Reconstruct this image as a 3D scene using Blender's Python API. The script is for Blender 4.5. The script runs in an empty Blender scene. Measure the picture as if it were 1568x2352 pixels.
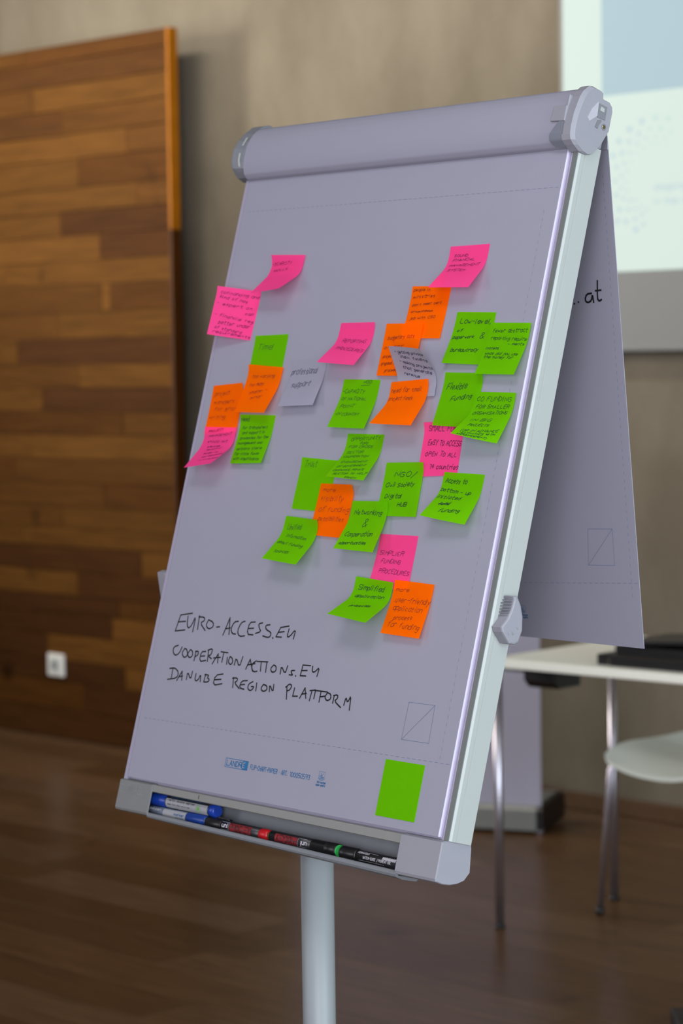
import bpy, bmesh, math, random, json
from mathutils import Vector, Matrix
random.seed(7)
C = bpy.context.scene.collection
scene = bpy.context.scene

# ------------------------------------------------------------------ camera, world, lights, exposure
FPX = 5670.1                                   # focal length in pixels of the 1568 px wide frame
cam_d = bpy.data.cameras.new('camera')
cam = bpy.data.objects.new('camera', cam_d); C.objects.link(cam)
cam_d.sensor_fit = 'HORIZONTAL'; cam_d.sensor_width = 24.0
cam_d.lens = FPX / 1568.0 * 24.0
CR = Vector((0.69632031, 0.71758629, -0.01442022)); CU = Vector((-0.03385179, 0.05290435, 0.99802564))
CF = Vector((-0.71693241, 0.69445737, -0.06112995))
m = Matrix((CR, CU, -CF)).transposed().to_4x4(); m.translation = Vector((0, 0, 1.55))
cam.matrix_world = m
cam_d.clip_start = 0.05; cam_d.clip_end = 60
cam_d.dof.use_dof = True; cam_d.dof.focus_distance = 3.28; cam_d.dof.aperture_fstop = 5.6
scene.camera = cam

w = bpy.data.worlds.new('world'); scene.world = w; w.use_nodes = True
w.node_tree.nodes['Background'].inputs[0].default_value = (0.75, 0.85, 1.0, 1)
w.node_tree.nodes['Background'].inputs[1].default_value = 0.3

def area(name, loc, target, sx, sy, power, col, spread=180):
    d = bpy.data.lights.new(name, 'AREA'); d.shape = 'RECTANGLE'; d.size = sx; d.size_y = sy
    d.energy = power; d.color = col; d.spread = math.radians(spread)
    o = bpy.data.objects.new(name, d); C.objects.link(o); o.location = loc
    o.rotation_euler = (Vector(target) - Vector(loc)).to_track_quat('-Z', 'Z').to_euler()
    return o
# daylight coming in through the windows of the room (each sits just inside its window)
area('daylight_left', (-11.8, 3.0, 2.95), (-6.0, 5.6, 3.0), 3.0, 1.0, 64, (1.0, 0.93, 0.82), 62)
area('daylight_right', (3.8, 1.9, 1.5), (-2.0, 2.3, 1.4), 4.2, 2.7, 195, (0.78, 0.93, 1.0))
area('daylight_front_right', (1.2, -2.8, 1.7), (-2.3, 2.4, 1.5), 4.0, 3.0, 262, (0.92, 0.90, 1.0))
area('daylight_front_left', (-5.8, -2.8, 2.3), (-2.9, 2.4, 1.5), 3.0, 1.6, 52, (0.94, 0.91, 1.0))
# ceiling luminaire row that washes the back wall
area('ceiling_wash', (-7.5, 4.8, 3.68), (-7.5, 6.3, 2.4), 4.8, 0.3, 26, (1.0, 0.92, 0.80), 110)
# added overhead fill, no luminaire built: brightens the seat, table and board
area('overhead_fill', (-1.5, 0.9, 3.68), (-2.2, 2.4, 0.6), 1.4, 0.9, 20, (0.95, 0.93, 1.0))

scene.view_settings.view_transform = 'Standard'; scene.view_settings.look = 'None'
scene.view_settings.gamma = 1.0; scene.view_settings.use_curve_mapping = False
scene.view_settings.exposure = 1.0
scene.cycles.use_denoising = True
scene.cycles.max_bounces = 8

# ------------------------------------------------------------------ helpers
def tag(o, label=None, cat=None, group=None, kind=None):
    if label: o['label'] = label
    if cat: o['category'] = cat
    if group: o['group'] = group
    if kind: o['kind'] = kind
    return o
def empty(name, loc, label=None, cat=None, group=None):
    o = bpy.data.objects.new(name, None); C.objects.link(o); o.location = loc; o.empty_display_size = .05
    return tag(o, label, cat, group)
class MB:
    """collects shapes in world space; build() links them as ONE mesh object"""
    def __init__(s): s.bm = bmesh.new()
    def poly(s, pts, smooth=False):
        f = s.bm.faces.new([s.bm.verts.new(p) for p in pts]); f.smooth = smooth; return f
    def prism(s, loop0, loop1, smooth=False, bevel=0, seg=2, caps=True):
        """loop0/loop1: matching 3D loops, joined by quads and capped"""
        a = [s.bm.verts.new(p) for p in loop0]; b = [s.bm.verts.new(p) for p in loop1]; n = len(a); fs = []
        for i in range(n):
            f = s.bm.faces.new((a[i], a[(i+1) % n], b[(i+1) % n], b[i])); f.smooth = smooth; fs.append(f)
        if caps: fs += [s.bm.faces.new(a[::-1]), s.bm.faces.new(b)]
        bmesh.ops.recalc_face_normals(s.bm, faces=fs)
        if bevel and caps:
            ed = {e for f in fs[-2:] for e in f.edges}
            bmesh.ops.bevel(s.bm, geom=list(ed), offset=bevel, segments=seg, affect='EDGES', profile=.5)
        return s
    def box(s, c, d, rot=0, bevel=0, seg=2):
        M = Matrix.Translation(c) @ Matrix.Rotation(rot, 4, 'Z') @ Matrix.Diagonal((d[0], d[1], d[2], 1))
        r = bmesh.ops.create_cube(s.bm, size=1, matrix=M)
        if bevel:
            ed = {e for v in r['verts'] for e in v.link_edges}
            bmesh.ops.bevel(s.bm, geom=list(ed), offset=bevel, segments=seg, affect='EDGES', profile=.5)
        return s
    def tube(s, pts, r, seg=16, cap=True):
        pts = [Vector(p) for p in pts]; rs = r if isinstance(r, (list, tuple)) else [r]*len(pts); rings = []
        t0 = (pts[1]-pts[0]).normalized(); ref = Vector((0, 0, 1)) if abs(t0.z) < .9 else Vector((1, 0, 0))
        for i, p in enumerate(pts):
            t = (pts[min(i+1, len(pts)-1)] - pts[max(i-1, 0)]).normalized()
            x = t.cross(ref).normalized(); y = t.cross(x)
            rings.append([s.bm.verts.new(p + rs[i]*(math.cos(a)*x + math.sin(a)*y)) for a in [2*math.pi*k/seg for k in range(seg)]])
        fs = []
        for A, B_ in zip(rings, rings[1:]):
            for k in range(seg):
                f = s.bm.faces.new((A[k], A[(k+1) % seg], B_[(k+1) % seg], B_[k])); f.smooth = True; fs.append(f)
        if cap: fs += [s.bm.faces.new(rings[0][::-1]), s.bm.faces.new(rings[-1])]
        bmesh.ops.recalc_face_normals(s.bm, faces=fs)
        return s
    def grid(s, fn, nu, nv, thick=None):
        """surface fn(a,b) a,b in 0..1; with thick: closed shell, thick(a,b) gives the back point"""
        V = [[s.bm.verts.new(fn(i/nu, j/nv)) for j in range(nv+1)] for i in range(nu+1)]
        def quads(V, flip):
            for i in range(nu):
                for j in range(nv):
                    q = (V[i][j], V[i+1][j], V[i+1][j+1], V[i][j+1])
                    f = s.bm.faces.new(q[::-1] if flip else q); f.smooth = True
        quads(V, False)
        if thick:
            W_ = [[s.bm.verts.new(thick(i/nu, j/nv)) for j in range(nv+1)] for i in range(nu+1)]
            quads(W_, True)
            V = [[s.bm.verts.new(v.co) for v in r_] for r_ in V]; W_ = [[s.bm.verts.new(v.co) for v in r_] for r_ in W_]   # crisp rim
            for i in range(nu):
                s.bm.faces.new((V[i][0], W_[i][0], W_[i+1][0], V[i+1][0])); s.bm.faces.new((V[i+1][nv], W_[i+1][nv], W_[i][nv], V[i][nv]))
            for j in range(nv):
                s.bm.faces.new((V[0][j+1], W_[0][j+1], W_[0][j], V[0][j])); s.bm.faces.new((V[nu][j], W_[nu][j], W_[nu][j+1], V[nu][j+1]))
        return s
    def build(s, name, mat, parent=None, root=None):
        """parent: direct parent; root: the thing's Empty when parent is a part"""
        o0 = root or parent
        off = o0.location.copy() if o0 else Vector((0, 0, 0))
        lo = [v for v in s.bm.verts if not v.link_faces]
        if lo: bmesh.ops.delete(s.bm, geom=lo, context='VERTS')
        me = bpy.data.meshes.new(name)
        if off.length: bmesh.ops.translate(s.bm, verts=s.bm.verts, vec=-off)
        s.bm.to_mesh(me); s.bm.free(); me.materials.append(mat)
        o = bpy.data.objects.new(name, me); C.objects.link(o)
        if parent: o.parent = parent
        return o
def own(o):
    """move a top-level mesh's origin to its middle"""
    me = o.data; c = sum((v.co for v in me.vertices), Vector())/len(me.vertices)
    me.transform(Matrix.Translation(-c)); o.location = c; return o

# ------------------------------------------------------------------ materials
def mat(name, col, rough=.6, metal=0, spec=.4, noise=None, bump=0, coat=0):
    mt = bpy.data.materials.new(name); mt.use_nodes = True; nt = mt.node_tree; b = nt.nodes['Principled BSDF']
    b.inputs['Base Color'].default_value = (*col, 1); b.inputs['Roughness'].default_value = rough
    b.inputs['Metallic'].default_value = metal; b.inputs['Specular IOR Level'].default_value = spec
    b.inputs['Coat Weight'].default_value = coat
    if noise:                                   # (scale, amount): soft mottling of the colour
        g = nt.nodes.new('ShaderNodeNewGeometry'); n = nt.nodes.new('ShaderNodeTexNoise')
        n.inputs['Scale'].default_value = noise[0]; n.inputs['Detail'].default_value = 4
        nt.links.new(g.outputs['Position'], n.inputs['Vector'])
        mx = nt.nodes.new('ShaderNodeMix'); mx.data_type = 'RGBA'
        mx.inputs[6].default_value = (*[c*(1-noise[1]) for c in col], 1); mx.inputs[7].default_value = (*[min(1, c*(1+noise[1])) for c in col], 1)
        nt.links.new(n.outputs['Fac'], mx.inputs[0]); nt.links.new(mx.outputs[2], b.inputs['Base Color'])
        if bump:
            bp = nt.nodes.new('ShaderNodeBump'); bp.inputs['Strength'].default_value = bump; bp.inputs['Distance'].default_value = .004
            nt.links.new(n.outputs['Fac'], bp.inputs['Height']); nt.links.new(bp.outputs['Normal'], b.inputs['Normal'])
    return mt
def emis(name, col, strength, base=.14):
    mt = mat(name, tuple(base*c for c in col), .8, 0, .1); b = mt.node_tree.nodes['Principled BSDF']
    b.inputs['Emission Color'].default_value = (*col, 1); b.inputs['Emission Strength'].default_value = strength
    return mt
def note_mat(name, col, tr=.9):
    mt = bpy.data.materials.new(name); mt.use_nodes = True; nt = mt.node_tree; nt.nodes.clear()
    out = nt.nodes.new('ShaderNodeOutputMaterial'); d = nt.nodes.new('ShaderNodeBsdfDiffuse'); t = nt.nodes.new('ShaderNodeBsdfTranslucent')
    mx = nt.nodes.new('ShaderNodeAddShader')      # thin paper: reflects, and lets a part of the light through
    g = nt.nodes.new('ShaderNodeNewGeometry'); n = nt.nodes.new('ShaderNodeTexNoise'); n.inputs['Scale'].default_value = 60
    c = nt.nodes.new('ShaderNodeMix'); c.data_type = 'RGBA'
    c.inputs[6].default_value = (*[x*.95 for x in col], 1); c.inputs[7].default_value = (*col, 1)
    nt.links.new(g.outputs['Position'], n.inputs['Vector']); nt.links.new(n.outputs['Fac'], c.inputs[0])
    tc = nt.nodes.new('ShaderNodeVectorMath'); tc.operation = 'SCALE'; tc.inputs['Scale'].default_value = tr
    nt.links.new(c.outputs[2], tc.inputs[0]); nt.links.new(tc.outputs[0], t.inputs['Color']); nt.links.new(c.outputs[2], d.inputs['Color'])
    nt.links.new(d.outputs[0], mx.inputs[0]); nt.links.new(t.outputs[0], mx.inputs[1]); nt.links.new(mx.outputs[0], out.inputs[0])
    return mt
def wood(name, stretch, rough, spec, coat=0, dark=.62, gscale=9):
    """plank wood: the piece's own object colour times long grain and knots"""
    mt = bpy.data.materials.new(name); mt.use_nodes = True; nt = mt.node_tree; b = nt.nodes['Principled BSDF']
    b.inputs['Roughness'].default_value = rough; b.inputs['Specular IOR Level'].default_value = spec; b.inputs['Coat Weight'].default_value = coat
    oi = nt.nodes.new('ShaderNodeObjectInfo'); g = nt.nodes.new('ShaderNodeNewGeometry')
    mp = nt.nodes.new('ShaderNodeMapping'); mp.inputs['Scale'].default_value = stretch
    ad = nt.nodes.new('ShaderNodeVectorMath'); ad.operation = 'ADD'
    sc = nt.nodes.new('ShaderNodeVectorMath'); sc.operation = 'SCALE'; sc.inputs['Scale'].default_value = 37.0
    cv = nt.nodes.new('ShaderNodeCombineXYZ'); nt.links.new(oi.outputs['Random'], cv.inputs[0]); nt.links.new(oi.outputs['Random'], cv.inputs[1])
    nt.links.new(cv.outputs[0], sc.inputs[0]); nt.links.new(g.outputs['Position'], mp.inputs['Vector'])
    nt.links.new(mp.outputs[0], ad.inputs[0]); nt.links.new(sc.outputs[0], ad.inputs[1])
    n = nt.nodes.new('ShaderNodeTexNoise'); n.inputs['Scale'].default_value = gscale; n.inputs['Detail'].default_value = 5; n.inputs['Distortion'].default_value = .6
    nt.links.new(ad.outputs[0], n.inputs['Vector'])
    r = nt.nodes.new('ShaderNodeMapRange'); r.inputs[1].default_value = .3; r.inputs[2].default_value = .7; r.inputs[3].default_value = dark; r.inputs[4].default_value = 1.25
    nt.links.new(n.outputs['Fac'], r.inputs[0])
    k = nt.nodes.new('ShaderNodeTexNoise'); k.inputs['Scale'].default_value = 5; k.inputs['Detail'].default_value = 1
    nt.links.new(g.outputs['Position'], k.inputs['Vector'])
    kr = nt.nodes.new('ShaderNodeMapRange'); kr.inputs[1].default_value = .70; kr.inputs[2].default_value = .80; kr.inputs[3].default_value = 1; kr.inputs[4].default_value = .45
    nt.links.new(k.outputs['Fac'], kr.inputs[0])
    mu = nt.nodes.new('ShaderNodeMath'); mu.operation = 'MULTIPLY'; nt.links.new(r.outputs[0], mu.inputs[0]); nt.links.new(kr.outputs[0], mu.inputs[1])
    vm = nt.nodes.new('ShaderNodeVectorMath'); vm.operation = 'SCALE'
    nt.links.new(oi.outputs['Color'], vm.inputs[0]); nt.links.new(mu.outputs[0], vm.inputs['Scale'])
    nt.links.new(vm.outputs[0], b.inputs['Base Color'])
    return mt
def concrete():
    mt = bpy.data.materials.new('concrete'); mt.use_nodes = True; nt = mt.node_tree; b = nt.nodes['Principled BSDF']
    b.inputs['Roughness'].default_value = .85; b.inputs['Specular IOR Level'].default_value = .15
    g = nt.nodes.new('ShaderNodeNewGeometry'); mp = nt.nodes.new('ShaderNodeMapping'); mp.inputs['Scale'].default_value = (1.6, 1, .9)
    nt.links.new(g.outputs['Position'], mp.inputs['Vector'])
    n = nt.nodes.new('ShaderNodeTexNoise'); n.inputs['Scale'].default_value = 1.5; n.inputs['Detail'].default_value = 6; n.inputs['Roughness'].default_value = .6
    nt.links.new(mp.outputs[0], n.inputs['Vector'])
    cr = nt.nodes.new('ShaderNodeValToRGB'); cr.color_ramp.elements[0].position = .36; cr.color_ramp.elements[1].position = .66
    cr.color_ramp.elements[0].color = (.132, .112, .082, 1); cr.color_ramp.elements[1].color = (.185, .160, .122, 1)
    nt.links.new(n.outputs['Fac'], cr.inputs[0]); nt.links.new(cr.outputs[0], b.inputs['Base Color'])
    bp = nt.nodes.new('ShaderNodeBump'); bp.inputs['Strength'].default_value = .15; bp.inputs['Distance'].default_value = .01
    nt.links.new(n.outputs['Fac'], bp.inputs['Height']); nt.links.new(bp.outputs[0], b.inputs['Normal'])
    return mt
M_CONC = concrete()
M_CEIL = mat('ceiling_paint', (.42, .40, .36), .9, noise=(3, .05))
M_WALL2 = mat('wall_paint', (.30, .28, .25), .9, noise=(2, .06))
M_PANEL = wood('panel_wood', (.55, 1, 9), .7, .03, 0, .78, 7)
M_FLOOR = wood('parquet_wood', (.7, 8, 1), .28, .14, 0, .75, 6)
M_CORE = mat('dark_board_core', (.02, .012, .006), .8, noise=(8, .2))
M_SKIRT = mat('skirting_wood', (.075, .036, .013), .5, noise=(12, .25))
M_EDGE1 = mat('edge_orange', (.30, .10, .001), .6, spec=.1, noise=(14, .25))
M_EDGE2 = mat('edge_brown', (.055, .016, .001), .6, spec=.1, noise=(14, .25))
M_PAPER = mat('paper', (.278, .280, .342), .8, spec=.15, noise=(25, .015))
M_PAPER2 = mat('paper_backing', (.305, .29, .375), .7, spec=.2, noise=(25, .02))
M_ALU = mat('rail_aluminium', (.345, .375, .365), .42, .0, .5, noise=(40, .02))
M_ALUG = mat('frame_grey', (.20, .22, .22), .5, .0, .4, noise=(40, .03))
M_PLAST = mat('grey_plastic', (.245, .25, .285), .5, 0, .4, noise=(60, .03))
M_PLASTD = mat('dark_grey_plastic', (.16, .17, .19), .5, 0, .4, noise=(60, .03))
M_TRAY = mat('tray_aluminium', (.20, .205, .195), .45, 0, .4, noise=(50, .03))
M_BLACK = mat('black_plastic', (.008, .008, .009), .35, 0, .4, noise=(40, .1))
M_CHROME = mat('chrome', (.52, .50, .57), .32, .95, .5, noise=(30, .02))
M_WHITE = mat('white_laminate', (.93, .92, .82), .45, 0, .4, noise=(10, .02))
M_SHELL = mat('white_shell', (.62, .67, .62), .4, 0, .4, noise=(10, .02))
M_CLOTH = mat('screen_cloth', (.215, .22, .22), .9, 0, .1, noise=(10, .01))
M_BANNER = mat('banner_cloth', (.41, .395, .475), .8, 0, .1, noise=(10, .01))
M_INK = mat('marker_ink', (.012, .016, .016), .7, spec=.2, noise=(60, .2))
M_PRINT = mat('blue_print', (.030, .14, .30), .8, spec=.1, noise=(60, .1))
M_PALE = mat('pale_blue_print', (.13, .165, .25), .8, spec=.1, noise=(60, .05))
M_SOCK = mat('socket_plastic', (.85, .85, .82), .5, noise=(60, .02))

# ------------------------------------------------------------------ single-stroke lettering (x 0-4, y: baseline 2, x-height 6, cap 8)
G = {'A':'4 022842 1434','B':'4 0208 083847463505 3544433202','C':'4 47382817060413223243','D':'4 0208 082846442202','E':'4 48080242 0535','F':'4 480802 0535','G':'4 47381806041232434525',
'H':'4 0208 4248 0545','I':'1 0208','J':'3 3833221203','K':'4 0208 480442','L':'4 080242','M':'4 0208254842','N':'4 02084248','O':'4 2817060412223244463728','P':'4 0208 0838474635 3505','Q':'4 2817060412223244463728 3342',
'R':'4 0208 083847463505 2542','S':'4 473818070615354443321203','T':'4 0848 2822','U':'4 080312324348','V':'4 082248','W':'4 0812263248','X':'4 0842 4802','Y':'4 0825 482522','Z':'4 08480242',
'a':'3 361605031222333632','b':'3 0802 05263633221203','c':'3 3526160503122233','d':'3 3832 3526160503122233','e':'3 04343526160503122233','f':'3 38281712 0626','g':'3 3526160504132334 3631201001','h':'3 0802 0516263532',
'i':'1 0602 0708','j':'2 26212000 2728','k':'3 0802 360432','l':'1 0802','m':'4 0602 05162522 25364542','n':'3 0602 0516263532','o':'3 261605031222333526','p':'3 0600 0516263533221203','q':'3 3630 3526160503122233',
'r':'3 0602 05162635','s':'3 352616051424332212','t':'3 18132232 0636','u':'3 0603122233 3632','v':'3 061226','w':'4 0612253246','x':'3 0632 3602','y':'3 0613 3600','z':'3 06360232',
'0':'4 2817060412223244463728','1':'2 072822','2':'4 07183847340242','3':'4 07183847362535443212','4':'4 32380444','5':'4 4808053544432202','6':'4 3817050312324344350','7':'4 084812','8':'4 2817163534432212034526','9':'4 451506071838474532',
'.':'1 0203','-':'3 0535','/':'3 0048','!':'1 0804 0203','&':'4 42071828371504122244','(':'2 28060420','}':'2 08262400',')':'2 08262400',"'":'1 0807',',':'1 0301','_':'4 0242',' ':'2'}
def chaikin(p):
    if len(p) < 3: return p
    o = [p[0]]
    for a, b in zip(p, p[1:]): o += [(a[0]*.75+b[0]*.25, a[1]*.75+b[1]*.25), (a[0]*.25+b[0]*.75, a[1]*.25+b[1]*.75)]
    return o + [p[-1]]
def strokes(text, hand=True):
    """polylines in (x 0..1 along the line, y in cap heights)"""
    out = []; x = 0; rnd = random.Random(sum(map(ord, text)))
    for ch in text:
        p = G.get(ch, G['-']).split(' '); wd = int(p[0])
        jx, jy, js = (rnd.uniform(-.3, .3), rnd.uniform(-.5, .5), rnd.uniform(.88, 1.12)) if hand else (0, 0, 1)
        for st in p[1:]:
            if len(st) < 4: continue
            q = [(x+jx+int(st[i])*js, (int(st[i+1])-2+jy)/6*js) for i in range(0, len(st)-1, 2)]
            if hand: q = [(a+b*1.1, b) for a, b in q]; q = chaikin(q)
            out.append(q)
        x += wd + 1.4
    W_ = max(x-1.4, 1)
    return [[(a/W_, b) for a, b in q] for q in out]
def ribbon(mb, pts, width, P, lift):
    """flat pen line through 2D pts on surface P(a,b)->(point, normal); width in surface units"""
    for (a, b) in zip(pts, pts[1:]):
        dx, dy = b[0]-a[0], b[1]-a[1]; L = math.hypot(dx, dy)
        if L < 1e-6: continue
        nx, ny = -dy/L*width/2, dx/L*width/2; ex, ey = dx/L*width*.35, dy/L*width*.35
        c = [(a[0]-ex+nx, a[1]-ey+ny), (a[0]-ex-nx, a[1]-ey-ny), (b[0]+ex-nx, b[1]+ey-ny), (b[0]+ex+nx, b[1]+ey+ny)]
        n = max(1, int(L/ (width*6)))
        for i in range(n):
            f0, f1 = i/n, (i+1)/n
            q = [(c[0][0]+(c[3][0]-c[0][0])*f0, c[0][1]+(c[3][1]-c[0][1])*f0), (c[1][0]+(c[2][0]-c[1][0])*f0, c[1][1]+(c[2][1]-c[1][1])*f0),
                 (c[1][0]+(c[2][0]-c[1][0])*f1, c[1][1]+(c[2][1]-c[1][1])*f1), (c[0][0]+(c[3][0]-c[0][0])*f1, c[0][1]+(c[3][1]-c[0][1])*f1)]
            mb.poly([P(u, v)[0] + P(u, v)[1]*lift for u, v in q])
def flat_text(mb, text, p0, p1, h, width, P, lift, hand=False):
    """text from p0 to p1 (surface coords), cap height h"""
    d = (p1[0]-p0[0], p1[1]-p0[1]); L = math.hypot(*d); e = (d[0]/L, d[1]/L); up = (-e[1], e[0])
    for q in strokes(text, hand):
        ribbon(mb, [(p0[0]+d[0]*x+up[0]*y*h, p0[1]+d[1]*x+up[1]*y*h) for x, y in q], width, P, lift)
# ------------------------------------------------------------------ data: note poses (board plane metres), note texts, pen strokes of the large writing
NOTES = {
'N02':["pink",0.0006,[0.04775,0.75457,-0.05585,-0.01212,-0.00354,-0.33011,0.00154,0.00127],False],
'N01':["pink",0.0006,[0.13553,0.80738,-0.02663,25.74653,32.28499,0.03066,0.00587,-0.00012],False],
'N03':["green",0.0006,[0.13127,0.68405,0.01619,0.05449,0.45072,-0.00189,0.00037,0.0006],False],
'N05':["orange",0.0006,[0.05381,0.6073,0.03775,1.62601,-0.00637,0.02343,-3e-05,0.00493],False],
'N07':["green",0.0006,[0.13896,0.56017,0.01042,4.12632,8.55652,-0.02314,0.00441,-4e-05],False],
'N04':["orange",0.00314,[0.13766,0.63498,-0.04963,6.98528,13.74943,-0.03014,0.00329,-7e-05],False],
'N06':["pink",0.00322,[0.05929,0.53976,-0.00181,22.36992,31.08435,0.02342,0.00259,-0.0001],False],
'N08':["white",0.0006,[0.23002,0.64587,0.04528,12.38986,10.91922,0.00114,0.00071,0.00088],False],
'N11':["orange",0.0006,[0.46189,0.74856,-0.01324,1.82599,1.783,-0.02367,0.00156,-3e-05],False],
'N10':["pink",0.0006,[0.52213,0.80564,0.01319,25.22978,21.91651,-0.00961,0.00034,-1e-05],False],
'N12':["orange",0.00538,[0.4253,0.69421,-0.0118,-0.0059,1.35989,0.00034,0.00071,0.00079],False],
'N13':["white",0.00406,[0.47398,0.58764,0.05061,25.15505,39.92025,-0.02353,-1e-05,-4e-05],True],
'N15':["green",0.0006,[0.35372,0.61413,-0.00804,11.62442,10.54178,-0.0192,0.00025,-2e-05],False],
'N20':["pink",0.0006,[0.54017,0.55369,0.05663,1.07946,-0.03468,-0.00707,0.00436,-2e-05],False],
'N14':["orange",0.0068,[0.46095,0.61049,0.05532,25.80202,18.69393,-0.00751,-4e-05,0.003],False],
'N09':["pink",0.0006,[0.32073,0.69883,-0.01542,26.43074,21.87965,0.00377,-4e-05,0.00306],False],
'N16':["green",0.0006,[0.56016,0.70876,-0.02873,7.74698,5.87809,-0.00276,0.0002,-1e-05],False],
'N18':["green",0.00062,[0.56077,0.62224,-0.03236,4.23799,3.15657,0.00499,0.00171,0.00496],False],
'N17':["green",0.00317,[0.63316,0.6914,-0.02823,9.1429,10.57264,-0.0,-0.0,0.0004],False],
'N19':["green",0.0028,[0.62923,0.59513,-0.0249,27.47502,13.84261,-0.00186,-1e-05,0.0007],False],
'N21':["green",0.0006,[0.29712,0.49648,-0.03354,-0.0028,-0.00568,-0.02167,0.00176,-1e-05],False],
'N22':["green",0.0006,[0.38419,0.53461,-0.00467,22.87756,18.72679,-0.00565,0.00052,-0.0],False],
'N23':["orange",0.00196,[0.34775,0.4598,-0.02146,2.19212,0.96068,0.01369,-2e-05,0.00769],False],
'N24':["green",0.00311,[0.48026,0.4942,0.02487,2.51497,-0.00284,-0.01269,0.00086,0.00414],False],
'N27':["green",0.0006,[0.59725,0.48284,-0.01932,25.64464,15.59361,-0.02716,-3e-05,8e-05],False],
'N25':["green",0.00496,[0.28913,0.40799,-0.05869,22.60548,21.36382,0.00304,-0.0,0.00555],False],
'N28':["pink",0.0006,[0.49222,0.39324,0.0039,4.01279,1.11056,-0.00032,0.00047,-0.0],False],
'N26':["green",0.00757,[0.42889,0.43697,0.01137,16.26993,11.14875,0.00516,-3e-05,0.00346],False],
'N30':["orange",0.00287,[0.54356,0.32943,-0.02793,6.0363,6.0541,-0.01498,0.00094,-2e-05],False],
'N29':["green",0.00507,[0.4668,0.32824,-0.05467,34.1432,31.18754,-0.0254,0.00061,0.00123],False],
}
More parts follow.
